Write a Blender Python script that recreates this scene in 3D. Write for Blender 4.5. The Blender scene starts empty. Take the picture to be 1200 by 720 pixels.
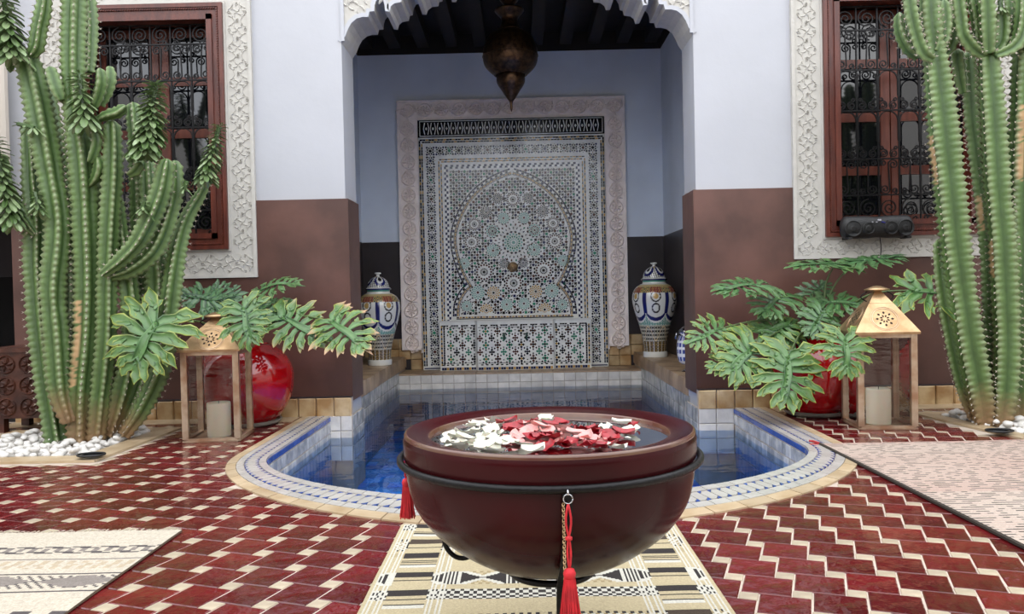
import bpy, bmesh, math, random
from mathutils import Vector, Matrix, noise
random.seed(7)
PI = math.pi
S = bpy.context.scene
COL = S.collection

# ------------------------------------------------------------------ camera
F, VX, HY, ROLL, CH = 940.0, 608.0, 342.0, 0.0215, 0.80
cd = bpy.data.cameras.new('camera')
cam = bpy.data.objects.new('camera', cd); COL.objects.link(cam)
cd.sensor_fit = 'HORIZONTAL'; cd.sensor_width = 36.0; cd.lens = 36.0 * F / 1200.0
cd.clip_start = 0.05; cd.clip_end = 100
cam.matrix_world = (Matrix.Translation((0, 0, CH)) @ Matrix.Rotation((VX - 600) / F, 4, 'Z')
                    @ Matrix.Rotation(PI / 2 - (360 - HY) / F, 4, 'X') @ Matrix.Rotation(-ROLL, 4, 'Z'))
S.camera = cam

# ------------------------------------------------------------------ sky and exposure
w = bpy.data.worlds.new('sky'); S.world = w; w.use_nodes = True
nt = w.node_tree; bg = nt.nodes['Background']
tc = nt.nodes.new('ShaderNodeTexCoord'); nz = nt.nodes.new('ShaderNodeTexNoise')
nz.inputs['Scale'].default_value = 2.2; nz.inputs['Detail'].default_value = 5
rp = nt.nodes.new('ShaderNodeValToRGB')
rp.color_ramp.elements[0].position = 0.3; rp.color_ramp.elements[0].color = (0.84, 0.89, 0.97, 1)
rp.color_ramp.elements[1].position = 0.7; rp.color_ramp.elements[1].color = (1.0, 1.0, 1.0, 1)
nt.links.new(tc.outputs['Generated'], nz.inputs['Vector']); nt.links.new(nz.outputs['Fac'], rp.inputs['Fac'])
nt.links.new(rp.outputs['Color'], bg.inputs['Color'])
bg.inputs['Strength'].default_value = 3.8
S.view_settings.view_transform = 'Standard'; S.view_settings.look = 'None'
S.view_settings.gamma = 1.0; S.view_settings.use_curve_mapping = False
S.view_settings.exposure = 0.0


def P(x, y, d):
    """point at depth d that projects near pixel (x, y) of the 1200x720 frame"""
    xr = x - ROLL * (y - 360); yr = y + ROLL * (x - 600)
    return Vector(((xr - VX) * d / F, d, CH - (yr - HY) * d / F))


def G(x, y, z=0.0):
    yr = y + ROLL * (x - 600)
    return P(x, y, F * (CH - z) / (yr - HY))


# ------------------------------------------------------------------ materials
def srgb(r, g, b):
    f = lambda c: ((c / 255.0 + 0.055) / 1.055) ** 2.4 if c > 10 else c / 255.0 / 12.92
    return (f(r), f(g), f(b), 1)


MATS = {}


ALB = 0.76
ALCOVE = ('blue_paint', 'pink_plaster', 'zellige', 'pale_pool', 'grey_pool', 'blue_pool', 'deep_pool', 'tan_ledge', 'tan_glazed', 'white_marble', 'dark_bronze', 'dark_tadelakt')


def M(name, col=(128, 128, 128), rough=0.5, metal=0.0, var=0.0, vscale=8.0, bump=0.0, bscale=30.0, coat=0.0,
      attr=False, island=0.0, col2=None, spec=0.5, bdist=0.01, detail=4.0, sss=0.0, stretch=None):
    if name in MATS: return MATS[name]
    k_ = 1.0 if name.startswith(ALCOVE) else ALB
    def sr(*c): q = srgb(*c); return (q[0] * k_, q[1] * k_, q[2] * k_, 1)
    m = bpy.data.materials.new(name); m.use_nodes = True
    n = m.node_tree.nodes; l = m.node_tree.links; b = n['Principled BSDF']
    b.inputs['Roughness'].default_value = rough; b.inputs['Metallic'].default_value = metal
    b.inputs['Coat Weight'].default_value = coat; b.inputs['Coat Roughness'].default_value = 0.05
    b.inputs['Specular IOR Level'].default_value = spec
    if sss: b.inputs['Subsurface Weight'].default_value = sss; b.inputs['Subsurface Scale'].default_value = 0.01
    base = None
    if attr:
        a = n.new('ShaderNodeVertexColor'); a.layer_name = 'Col'; base = a.outputs['Color']
    else:
        b.inputs['Base Color'].default_value = sr(*col)
    gen = n.new('ShaderNodeTexCoord')
    vec = gen.outputs['Object']
    if stretch:
        mp = n.new('ShaderNodeMapping'); mp.inputs['Scale'].default_value = stretch
        l.new(vec, mp.inputs['Vector']); vec = mp.outputs['Vector']
    if var or col2:
        t = n.new('ShaderNodeTexNoise'); t.inputs['Scale'].default_value = vscale; t.inputs['Detail'].default_value = detail
        l.new(vec, t.inputs['Vector'])
        r = n.new('ShaderNodeValToRGB'); r.color_ramp.elements[0].position = 0.36; r.color_ramp.elements[1].position = 0.64
        if col2:
            r.color_ramp.elements[0].color = sr(*col); r.color_ramp.elements[1].color = sr(*col2)
            l.new(t.outputs['Fac'], r.inputs['Fac']); base = r.outputs['Color']
        else:
            lo = 1 - var; hi = 1 + var * 0.4
            if attr: lo *= ALB; hi *= ALB
            r.color_ramp.elements[0].color = (lo, lo, lo, 1); r.color_ramp.elements[1].color = (hi, hi, hi, 1)
            l.new(t.outputs['Fac'], r.inputs['Fac'])
            mx = n.new('ShaderNodeMix'); mx.data_type = 'RGBA'; mx.blend_type = 'MULTIPLY'; mx.inputs[0].default_value = 1
            if base: l.new(base, mx.inputs[6])
            else: mx.inputs[6].default_value = sr(*col)
            l.new(r.outputs['Color'], mx.inputs[7]); base = mx.outputs[2]
    if island:
        g = n.new('ShaderNodeNewGeometry'); oi = n.new('ShaderNodeObjectInfo')
        ad = n.new('ShaderNodeMath'); ad.operation = 'ADD'; l.new(g.outputs['Random Per Island'], ad.inputs[0]); l.new(oi.outputs['Random'], ad.inputs[1])
        fr = n.new('ShaderNodeMath'); fr.operation = 'FRACT'; l.new(ad.outputs[0], fr.inputs[0])
        mr = n.new('ShaderNodeMapRange'); mr.inputs['To Min'].default_value = 1 - island; mr.inputs['To Max'].default_value = 1 + island * 0.5
        l.new(fr.outputs[0], mr.inputs['Value'])
        hs = n.new('ShaderNodeHueSaturation'); l.new(mr.outputs['Result'], hs.inputs['Value'])
        if base: l.new(base, hs.inputs['Color'])
        else: hs.inputs['Color'].default_value = sr(*col)
        base = hs.outputs['Color']
    if base: l.new(base, b.inputs['Base Color'])
    if bump:
        t2 = n.new('ShaderNodeTexNoise'); t2.inputs['Scale'].default_value = bscale; t2.inputs['Detail'].default_value = 3
        l.new(vec, t2.inputs['Vector'])
        bp = n.new('ShaderNodeBump'); bp.inputs['Strength'].default_value = bump; bp.inputs['Distance'].default_value = bdist
        l.new(t2.outputs['Fac'], bp.inputs['Height']); l.new(bp.outputs['Normal'], b.inputs['Normal'])
    MATS[name] = m
    return m


def glass_mat(name, tint=(0.95, 0.97, 0.97), ior=1.45, rough=0.0, bump=0.0, bscale=6.0, stretch=None, dist=0.02):
    m = bpy.data.materials.new(name); m.use_nodes = True
    n = m.node_tree.nodes; l = m.node_tree.links; n.remove(n['Principled BSDF'])
    fr = n.new('ShaderNodeFresnel'); fr.inputs['IOR'].default_value = ior
    tr = n.new('ShaderNodeBsdfTransparent'); tr.inputs['Color'].default_value = tint + (1,)
    gl = n.new('ShaderNodeBsdfGlossy'); gl.inputs['Roughness'].default_value = rough
    mx = n.new('ShaderNodeMixShader')
    l.new(fr.outputs[0], mx.inputs[0]); l.new(tr.outputs[0], mx.inputs[1]); l.new(gl.outputs[0], mx.inputs[2])
    l.new(mx.outputs[0], n['Material Output'].inputs['Surface'])
    if bump:
        tcn = n.new('ShaderNodeTexCoord'); mp = n.new('ShaderNodeMapping'); mp.inputs['Scale'].default_value = stretch or (1, 1, 1)
        l.new(tcn.outputs['Object'], mp.inputs['Vector'])
        t = n.new('ShaderNodeTexNoise'); t.inputs['Scale'].default_value = bscale; t.inputs['Detail'].default_value = 2
        l.new(mp.outputs['Vector'], t.inputs['Vector'])
        bp = n.new('ShaderNodeBump'); bp.inputs['Strength'].default_value = bump; bp.inputs['Distance'].default_value = dist
        l.new(t.outputs['Fac'], bp.inputs['Height']); l.new(bp.outputs['Normal'], fr.inputs['Normal']); l.new(bp.outputs['Normal'], gl.inputs['Normal'])
    return m


WHITE = M('white_paint', (194, 196, 203), 0.75, var=0.05, vscale=1.5, bump=0.15, bscale=14)
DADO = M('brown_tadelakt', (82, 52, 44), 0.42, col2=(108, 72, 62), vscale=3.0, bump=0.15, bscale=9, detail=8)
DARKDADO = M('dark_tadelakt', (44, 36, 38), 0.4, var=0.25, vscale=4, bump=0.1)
BLUEW = M('blue_paint', (222, 230, 240), 0.8, var=0.12, vscale=1.2, bump=0.1, bscale=10)
PLASTER = M('carved_plaster', (204, 201, 194), 0.8, var=0.06, vscale=20, bump=0.2, bscale=60)
PINKPL = M('pink_plaster', (250, 238, 230), 0.8, var=0.08, vscale=14, bump=0.2, bscale=60)
GROUT = M('pale_grout', (204, 188, 172), 0.7, var=0.15, vscale=12)
REDT = M('red_glazed_tile', (116, 26, 30), 0.16, col2=(92, 18, 22), vscale=7, bump=0.9, bscale=15, island=0.35, coat=0.25, bdist=0.012, spec=0.45)
WHITET = M('cream_glazed_tile', (200, 184, 160), 0.25, var=0.14, vscale=20, bump=0.2, bscale=25, island=0.12)
TANT = M('tan_glazed_brick', (206, 180, 138), 0.3, col2=(164, 126, 80), vscale=7, bump=0.4, bscale=14, island=0.25)
TANRIM = M('tan_border_tile', (204, 182, 150), 0.4, col2=(184, 158, 122), vscale=9, bump=0.3, bscale=20, island=0.15)
RIMW = M('white_rim_tile', (196, 192, 186), 0.22, var=0.08, vscale=12, bump=0.2, bscale=20, island=0.08)
RIMB = M('blue_rim_tile', (62, 92, 168), 0.2, var=0.15, vscale=20, island=0.2)
GREYT = M('grey_pool_tile', (196, 194, 188), 0.2, col2=(150, 152, 152), vscale=12, bump=0.3, bscale=20, island=0.25)
LIGHTT = M('pale_pool_tile', (222, 216, 206), 0.2, var=0.12, vscale=12, bump=0.3, bscale=20, island=0.15)
POOLB = M('blue_pool_tile', (60, 160, 240), 0.3, col2=(24, 100, 210), vscale=5, island=0.4)
POOLG = M('blue_pool_grout', (90, 140, 190), 0.5)
LEDGE = M('tan_ledge_stone', (186, 158, 126), 0.4, col2=(140, 112, 86), vscale=5, bump=0.3, bscale=10, detail=8)
WOOD = M('red_brown_wood', (104, 46, 30), 0.35, col2=(78, 30, 20), vscale=5, bump=0.2, bscale=40, stretch=(6, 6, 1))
WOODIN = M('inner_wood', (122, 60, 42), 0.4, col2=(96, 44, 30), vscale=5, stretch=(6, 6, 1))
DARKWOOD = M('dark_ceiling_wood', (36, 28, 26), 0.7, var=0.3, vscale=6)
CHESTW = M('carved_chest_wood', (92, 50, 34), 0.45, col2=(58, 30, 22), vscale=10, bump=0.4, bscale=30)
IRON = M('black_iron', (22, 21, 23), 0.38, 0.6, bump=0.15, bscale=80)
GLASSD = M('dark_window_glass', (16, 17, 22), 0.05, spec=0.8)
DARK = M('dark_interior', (14, 12, 13), 0.9)
GREYI = M('grey_interior', (70, 66, 70), 0.9)
BRASS = M('aged_brass', (218, 184, 142), 0.38, 0.8, col2=(182, 148, 108), vscale=12, bump=0.15, bscale=40)
COPPER = M('copper_edge', (186, 146, 116), 0.35, 0.75, col2=(226, 206, 180), vscale=9, bump=0.2, bscale=50)
BRONZE = M('dark_bronze', (96, 72, 52), 0.36, 0.85, col2=(58, 42, 32), vscale=30, bump=0.6, bscale=90, bdist=0.004)
CANDLE = M('cream_wax', (255, 240, 214), 0.5, sss=0.3)
REDPOT = M('red_glaze', (196, 10, 18), 0.08, col2=(160, 6, 12), vscale=5, coat=0.6, bump=0.08, bscale=7)
SAUCER = M('pale_saucer', (150, 148, 138), 0.4, var=0.2)
SOIL = M('potting_soil', (40, 28, 20), 0.95, bump=0.6, bscale=60)
BOWLM = M('oxblood_bowl_glaze', (62, 16, 20), 0.22, col2=(46, 14, 16), vscale=3, coat=0.0, spec=0.14)
BOWLE = M('worn_bowl_edge', (104, 72, 50), 0.25, col2=(92, 46, 36), vscale=14, coat=0.3)
TASSEL = M('red_tassel_thread', (214, 30, 44), 0.7, var=0.25, vscale=60)
PEBBLE = M('white_pebble', (236, 232, 226), 0.55, var=0.1, vscale=20, island=0.12, bump=0.2, bscale=40)
PW = M('white_petal', (224, 220, 204), 0.45, var=0.08, vscale=60, sss=0.2)
PP = M('pink_petal', (232, 164, 158), 0.45, var=0.12, vscale=60, sss=0.2)
PR = M('red_petal', (160, 4, 26), 0.4, var=0.3, vscale=60)
STEMC = M('cactus_skin', attr=True, rough=0.45, var=0.16, vscale=18, bump=0.2, bscale=50)
SPINE = M('pale_spines', (214, 204, 190), 0.7)
LEAFC = M('leaf_surface', attr=True, rough=0.3, var=0.14, vscale=25)
PAINT = M('painted_glaze', attr=True, rough=0.12, coat=0.4)
RUGM = M('woven_wool', attr=True, rough=0.95, var=0.16, vscale=160, bump=0.7, bscale=260, bdist=0.004)
STALK = M('green_stalk', (88, 110, 62), 0.4, var=0.2)
BLACKP = M('black_plastic', (22, 22, 24), 0.45, bump=0.3, bscale=300)
GREYP = M('grey_plastic', (60, 60, 62), 0.35)
CHROME = M('chrome', (200, 200, 205), 0.12, 1.0)
ZW = M('zellige_white', (240, 240, 234), 0.14, var=0.10, vscale=9, bump=0.5, bscale=13, island=0.1, bdist=0.008)
ZK = M('zellige_black', (20, 20, 24), 0.15, island=0.3)
ZN = M('zellige_navy', (28, 34, 76), 0.15, island=0.3)
ZG = M('zellige_green', (46, 128, 98), 0.15, island=0.3)
ZT = M('zellige_teal', (130, 178, 164), 0.15, island=0.2)
ZB = M('zellige_brown', (84, 48, 36), 0.15, island=0.3)
ZO = M('zellige_ochre', (190, 152, 84), 0.15, island=0.2)
ZS = [ZW, ZK, ZN, ZG, ZT, ZB, ZO]
zW, zK, zN, zG, zT, zB, zO = range(7)
WATER = glass_mat('pool_water', (0.72, 0.88, 0.98), 1.33, 0.0, 0.3, 3.0, (1, 1.6, 1), 0.02)
BWATER = glass_mat('bowl_water', (0.85, 0.88, 0.9), 1.6, 0.0, 0.1, 5.0)
GLASS = glass_mat('clear_glass', (0.95, 0.96, 0.96), 1.5, 0.0, 0.12, 9.0, (1, 1, 4))


# ------------------------------------------------------------------ mesh builder
class MB:
    def __init__(self): self.v = []; self.f = []; self.mi = []; self.c = []; self.usec = False; self.m = 0; self.col = (1, 1, 1)

    def vert(self, p, c=None):
        self.v.append((p[0], p[1], p[2])); self.c.append(c if c else self.col)
        if c: self.usec = True
        return len(self.v) - 1

    def face(self, ids): self.f.append(tuple(ids)); self.mi.append(self.m)

    def poly(self, pts, c=None): self.face([self.vert(p, c) for p in pts])

    def box(self, a, b, bev=0.0):
        x0, y0, z0 = a; x1, y1, z1 = b
        i = len(self.v)
        for p in ((x0, y0, z0), (x1, y0, z0), (x1, y1, z0), (x0, y1, z0), (x0, y0, z1), (x1, y0, z1), (x1, y1, z1), (x0, y1, z1)): self.vert(p)
        for q in ((0, 3, 2, 1), (4, 5, 6, 7), (0, 1, 5, 4), (1, 2, 6, 5), (2, 3, 7, 6), (3, 0, 4, 7)): self.face([i + k for k in q])

    def prism(self, base, off, top=None):
        """base polygon (list of 3-D points, ccw seen from the off side) pushed along off"""
        n = len(base); off = Vector(off); i = len(self.v)
        for p in base: self.vert(p)
        tp = top if top else base
        for p in tp: self.vert(Vector(p) + off)
        self.face([i + n + k for k in range(n)])
        self.face([i + k for k in reversed(range(n))])
        for k in range(n): self.face([i + k, i + (k + 1) % n, i + n + (k + 1) % n, i + n + k])

    def tile(self, c, ux, uy, nrm, hx, hy, t, bev=0.12):
        """a flat piece with softened top: 4 side faces and a smaller top"""
        i = len(self.v); b = bev * min(hx, hy)
        for s, tt in ((0, 0), (0, t * 0.6), (b, t)):
            for a_, b_ in ((-1, -1), (1, -1), (1, 1), (-1, 1)):
                self.vert(c + ux * (a_ * (hx - s)) + uy * (b_ * (hy - s)) + nrm * tt)
        for r in (0, 1):
            for k in range(4):
                k2 = (k + 1) % 4
                self.face([i + r * 4 + k, i + r * 4 + k2, i + r * 4 + 4 + k2, i + r * 4 + 4 + k])
        self.face([i + 8, i + 9, i + 10, i + 11])

    def tube(self, pts, r, n=6, cap=True, flat=None, cols=None):
        pts = [Vector(p) for p in pts]; N = len(pts)
        rs = r if isinstance(r, (list, tuple)) else [r] * N
        t0 = (pts[1] - pts[0]).normalized()
        up = Vector((0, 0, 1)) if abs(t0.z) < 0.9 else Vector((0, 1, 0))
        if flat: up = Vector(flat)
        a = t0.cross(up).normalized(); i0 = len(self.v)
        for k in range(N):
            if k == 0: t = pts[1] - pts[0]
            elif k == N - 1: t = pts[k] - pts[k - 1]
            else: t = pts[k + 1] - pts[k - 1]
            if t.length < 1e-9: t = t0
            t = t.normalized()
            a = (a - t * a.dot(t))
            a = a.normalized() if a.length > 1e-6 else t.orthogonal().normalized()
            b = t.cross(a)
            for j in range(n):
                an = 2 * PI * (j + 0.5) / n
                self.vert(pts[k] + (a * math.cos(an) + b * math.sin(an)) * rs[k], cols[k] if cols else None)
        for k in range(N - 1):
            for j in range(n):
                j2 = (j + 1) % n
                self.face([i0 + k * n + j, i0 + k * n + j2, i0 + (k + 1) * n + j2, i0 + (k + 1) * n + j])
        if cap:
            self.face([i0 + j for j in reversed(range(n))]); self.face([i0 + (N - 1) * n + j for j in range(n)])

    def lathe(self, prof, c, n=32, colf=None, a0=0.0, a1=2 * PI, cap=False):
        full = abs(a1 - a0 - 2 * PI) < 1e-6
        cols = n if full else n + 1
        i0 = len(self.v)
        for k, (r, z) in enumerate(prof):
            for j in range(cols):
                an = a0 + (a1 - a0) * j / n
                cc = colf(an, k / (len(prof) - 1), z) if colf else None
                self.vert((c[0] + r * math.cos(an), c[1] + r * math.sin(an), c[2] + z), cc)
        for k in range(len(prof) - 1):
            for j in range(n):
                j2 = (j + 1) % cols
                self.face([i0 + k * cols + j, i0 + k * cols + j2, i0 + (k + 1) * cols + j2, i0 + (k + 1) * cols + j])
        if full and cap:
            if prof[0][0] > 1e-4: self.face([i0 + j for j in reversed(range(cols))])
            if prof[-1][0] > 1e-4: self.face([i0 + (len(prof) - 1) * cols + j for j in range(cols)])

    def build(self, name, mats, parent=None, smooth=False, kind=None, label=None, weld=False):
        if not isinstance(mats, (list, tuple)): mats = [mats]
        off = parent.location if parent else Vector((0, 0, 0))
        if parent and parent.parent: off = off + parent.parent.location
        me = bpy.data.meshes.new(name)
        me.from_pydata([(p[0] - off[0], p[1] - off[1], p[2] - off[2]) for p in self.v], [], self.f)
        for m in mats: me.materials.append(m)
        me.polygons.foreach_set('material_index', self.mi)
        if self.usec:
            ca = me.color_attributes.new('Col', 'FLOAT_COLOR', 'POINT')
            ca.data.foreach_set('color', [x for c in self.c for x in (c[0], c[1], c[2], 1.0)])
        if smooth: me.polygons.foreach_set('use_smooth', [True] * len(me.polygons))
        if weld:
            bm = bmesh.new(); bm.from_mesh(me); bmesh.ops.remove_doubles(bm, verts=bm.verts, dist=1e-5)
            bmesh.ops.recalc_face_normals(bm, faces=bm.faces); bm.to_mesh(me); bm.free()
        me.update()
        o = bpy.data.objects.new(name, me); COL.objects.link(o)
        if parent: o.parent = parent
        if kind: o['kind'] = kind
        if label: o['label'] = label
        return o


def C8(r, g, b): return srgb(r, g, b)[:3]


def mixc(a, b, t): t = max(0, min(1, t)); return tuple(a[k] * (1 - t) + b[k] * t for k in range(3))


def autosmooth(o, ang=0.6):
    me = o.data
    me.polygons.foreach_set('use_smooth', [True] * len(me.polygons))
    try: me.set_sharp_from_angle(angle=ang)
    except Exception: pass
    return o


def thing(name, label, cat, loc, group=None):
    o = bpy.data.objects.new(name, None); COL.objects.link(o); o.location = loc
    o.empty_display_size = 0.1
    o['label'] = label; o['category'] = cat
    if group: o['group'] = group
    return o


def tag(o, label, cat, group=None):
    o['label'] = label; o['category'] = cat
    if group: o['group'] = group
    return o


def struct(name, loc=(0, 0, 0)):
    o = bpy.data.objects.new(name, None); COL.objects.link(o); o.location = loc; o['kind'] = 'structure'; return o


def smooth_path(pts, step):
    """Catmull-Rom through tuples of any length, resampled to about step in the first three values"""
    out = []; n = len(pts)
    for i in range(n - 1):
        p0 = pts[max(i - 1, 0)]; p1 = pts[i]; p2 = pts[i + 1]; p3 = pts[min(i + 2, n - 1)]
        L = math.dist(p1[:3], p2[:3]); k = max(1, int(round(L / step)))
        for j in range(k):
            t = j / k
            out.append(tuple(0.5 * (2 * b + (c - a) * t + (2 * a - 5 * b + 4 * c - d_) * t * t + (3 * b - a - 3 * c + d_) * t ** 3)
                             for a, b, c, d_ in zip(p0, p1, p2, p3)))
    out.append(tuple(pts[-1]))
    return out


# ================================================================== STRUCTURE
YW, TW = 5.30, 0.36          # front wall plane and thickness
XL, XR = -1.13, 1.18         # arch jambs
ZD = 1.437                   # dado top
YB = 8.30                    # alcove back wall
AXL, AXR = -1.61, 1.51       # alcove side walls
AC = 0.5 * (XL + XR)

# arch outline (front edge), left half in pixels then mirrored
ap = [(402, 51), (406, 44), (409, 36), (413, 29), (419, 24), (426, 22), (432.5, 22), (434, 16), (439.5, 15.5), (440, 9), (441.5, 4),
      (444, 0.8), (447, 0), (450, 2), (451.5, 8), (452.5, 15.5), (457.5, 16), (459, 10), (463, 6.5), (471, 5), (472.5, -1), (476, -2),
      (477, -9), (480, -15), (484, -16), (487, -10), (488, -3), (493, -2.5), (495, -8), (500, -12), (508, -13), (509, -18), (513, -19),
      (515, -27), (519, -30), (523, -24), (525, -18), (530, -18), (532, -24), (540, -28), (550, -29), (552, -36), (562, -41), (575, -43),
      (577, -49), (592, -53)]
half = []
for x, y in ap:
    p = P(x, y, YW); half.append((p.x - AC, p.z))
half[0] = (XL - AC, 2.462)
half.append((0, half[-1][1] + 0.05))
arch = half + [(-x, z) for x, z in reversed(half[:-1])]
arch = [(x + AC, z) for x, z in arch]
TOP = 4.6

# windows: hole rectangles
WIN = [(-2.93, -1.897, 1.12, 2.73), (2.013, 3.066, 1.112, 2.745)]


def wall_with_hole(m, xa, xb, za, zb, hole, y0, y1):
    hx0, hx1, hz0, hz1 = hole
    m.box((xa, y0, za), (hx0, y1, zb)); m.box((hx1, y0, za), (xb, y1, zb))
    m.box((hx0, y0, za), (hx1, y1, hz0)); m.box((hx0, y0, hz1), (hx1, y1, zb))


wl = struct('wall_left', (0, 0, 0)); wl.name = 'wall_front_left'
m = MB(); wall_with_hole(m, -3.33, XL, 0, TOP, WIN[0], YW, YW + TW)
m.box((-5.5, YW, ZD), (-3.33, YW + TW, TOP)); m.build('wall_panel', WHITE, wl)
m = MB(); m.box((-3.33, YW - 0.015, 0.0), (WIN[0][0] + 0.001, YW, ZD)); m.box((WIN[0][1], YW - 0.015, 0), (XL + 0.0, YW, ZD)); m.box((WIN[0][0], YW - 0.015, 0), (WIN[0][1], YW, 1.12))
m.box((XL - 0.0, YW - 0.015, 0.10), (XL + 0.02, YW + TW - 0.02, ZD)); m.box((-3.345, YW - 0.015, 0), (-3.33, YW + TW, ZD))
m.build('dado_panel', DADO, wl)
wr = struct('wall_front_right')
m = MB(); wall_with_hole(m, XR, 5.5, 0, TOP, WIN[1], YW, YW + TW); m.build('wall_panel', WHITE, wr)
m = MB(); m.box((XR, YW - 0.015, 0), (WIN[1][0], YW, ZD + 0.006)); m.box((WIN[1][1], YW - 0.015, 0), (5.5, YW, ZD)); m.box((WIN[1][0], YW - 0.015, 0), (WIN[1][1], YW, 1.112))
m.box((XR - 0.02, YW - 0.015, 0.10), (XR, YW + TW - 0.02, ZD + 0.006)); m.build('dado_panel', DADO, wr)

# arch wall between the piers: lobed soffit, faces front and back
wa = struct('wall_arch')
bm = bmesh.new()
outl = [(XL, TOP)] + [(x, z) for x, z in arch] + [(XR, TOP)]
vs = [bm.verts.new((x, YW, z)) for x, z in outl]; f0 = bm.faces.new(vs)
ex = bmesh.ops.extrude_face_region(bm, geom=[f0]); vv = [g for g in ex['geom'] if isinstance(g, bmesh.types.BMVert)]
bmesh.ops.translate(bm, verts=vv, vec=(0, TW, 0)); bmesh.ops.recalc_face_normals(bm, faces=bm.faces)
bmesh.ops.triangulate(bm, faces=bm.faces)
me = bpy.data.meshes.new('arch_panel'); bm.to_mesh(me); bm.free(); me.materials.append(PLASTER)
o = bpy.data.objects.new('arch_panel', me); COL.objects.link(o); o.parent = wa

# the moulding that follows the lobes
m = MB()
fr = []
for i, (x, z) in enumerate(arch):
    a = Vector(arch[max(i - 1, 0)]); b = Vector(arch[min(i + 1, len(arch) - 1)])
    t = (b - a).normalized(); nn = Vector((-t.y, t.x))
    if nn.y < 0 and abs(nn.x) < 0.2: nn = -nn
    fr.append((Vector((x, z)), nn))
for i in range(len(fr) - 1):
    (p, n1), (q, n2) = fr[i], fr[i + 1]
    wd = 0.028
    A, B, Cc, D = p, q, q + n2 * wd, p + n1 * wd
    m.prism([(A.x, YW, A.y), (B.x, YW, B.y), (Cc.x, YW, Cc.y), (D.x, YW, D.y)], (0, -0.008, 0))
m.build('arch_moulding', WHITE, wa)


# carved relief ------------------------------------------------------
def leaf_relief(m, o, ux, uz, n, cx, cz, ang, L, W, h, bend=0.3):
    """raised curved leaf with a ridge on plane (o; ux, uz) with outward normal n"""
    def pt(s, t, hh):
        a = ang + bend * s
        x = cx + math.cos(ang + bend * s * 0.5) * L * s - math.sin(a) * W * t
        z = cz + math.sin(ang + bend * s * 0.5) * L * s + math.cos(a) * W * t
        return o + ux * x + uz * z + n * hh
    prof = [(0, 0.0), (0.25, 0.7), (0.55, 1.0), (0.82, 0.6), (1.0, 0.0)]
    rows = []
    for s, wd in prof:
        if wd == 0: rows.append([m.vert(pt(s, 0, 0.0 if s == 0 else h * 0.3))])
        else: rows.append([m.vert(pt(s, -wd, 0)), m.vert(pt(s, 0, h)), m.vert(pt(s, wd, 0))])
    for a, b in zip(rows, rows[1:]):
        if len(a) == 1: m.face([a[0], b[0], b[1]]); m.face([a[0], b[1], b[2]])
        elif len(b) == 1: m.face([a[0], b[0], a[1]]); m.face([a[1], b[0], a[2]])
        else: m.face([a[0], b[0], b[1], a[1]]); m.face([a[1], b[1], b[2], a[2]])


def ring_relief(m, o, ux, uz, n, cx, cz, r, wd, h, k=14, a0=0, a1=2 * PI):
    for j in range(k):
        p, q = a0 + (a1 - a0) * j / k, a0 + (a1 - a0) * (j + 1) / k
        for (ra, ha, rb, hb) in ((r - wd, 0, r, h), (r, h, r + wd, 0)):
            pts = []
            for an, rr, hh in ((p, ra, ha), (q, ra, ha), (q, rb, hb), (p, rb, hb)):
                pts.append(o + ux * (cx + rr * math.cos(an)) + uz * (cz + rr * math.sin(an)) + n * hh)
            m.poly(pts)


VX3, VZ3, VN3 = Vector((1, 0, 0)), Vector((0, 0, 1)), Vector((0, -1, 0))


def arabesque_cell(m, y, cx, cz, s, flip=1, along=0.0):
    """one repeat of the plaster carving, about s across"""
    o = Vector((0, y, 0)); h = s * 0.055
    for k in range(4):
        a = along + k * PI / 2
        leaf_relief(m, o, VX3, VZ3, VN3, cx, cz, a + 0.5 * flip, s * 0.36, s * 0.05, h, 1.3 * flip)
        leaf_relief(m, o, VX3, VZ3, VN3, cx, cz, a + PI / 4, s * 0.20, s * 0.05, h, -0.5 * flip)
        px, pz = cx + math.cos(a + PI / 4) * s * 0.46, cz + math.sin(a + PI / 4) * s * 0.46
        leaf_relief(m, o, VX3, VZ3, VN3, px, pz, a + PI / 4 + 2.3 * flip, s * 0.26, s * 0.035, h, -1.6 * flip)
        leaf_relief(m, o, VX3, VZ3, VN3, px, pz, a + PI / 4 - 2.0 * flip, s * 0.22, s * 0.035, h, 1.6 * flip)
        leaf_relief(m, o, VX3, VZ3, VN3, px, pz, a + PI / 4 + 2.9 * flip, s * 0.15, s * 0.03, h, 0.8 * flip)
        qx, qz = cx + math.cos(a) * s * 0.47, cz + math.sin(a) * s * 0.47
        ring_relief(m, o, VX3, VZ3, VN3, qx, qz, s * 0.07, s * 0.022, h, 8)
        leaf_relief(m, o, VX3, VZ3, VN3, qx, qz, a + PI / 2 + 0.6, s * 0.18, s * 0.03, h, 1.2 * flip)


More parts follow.
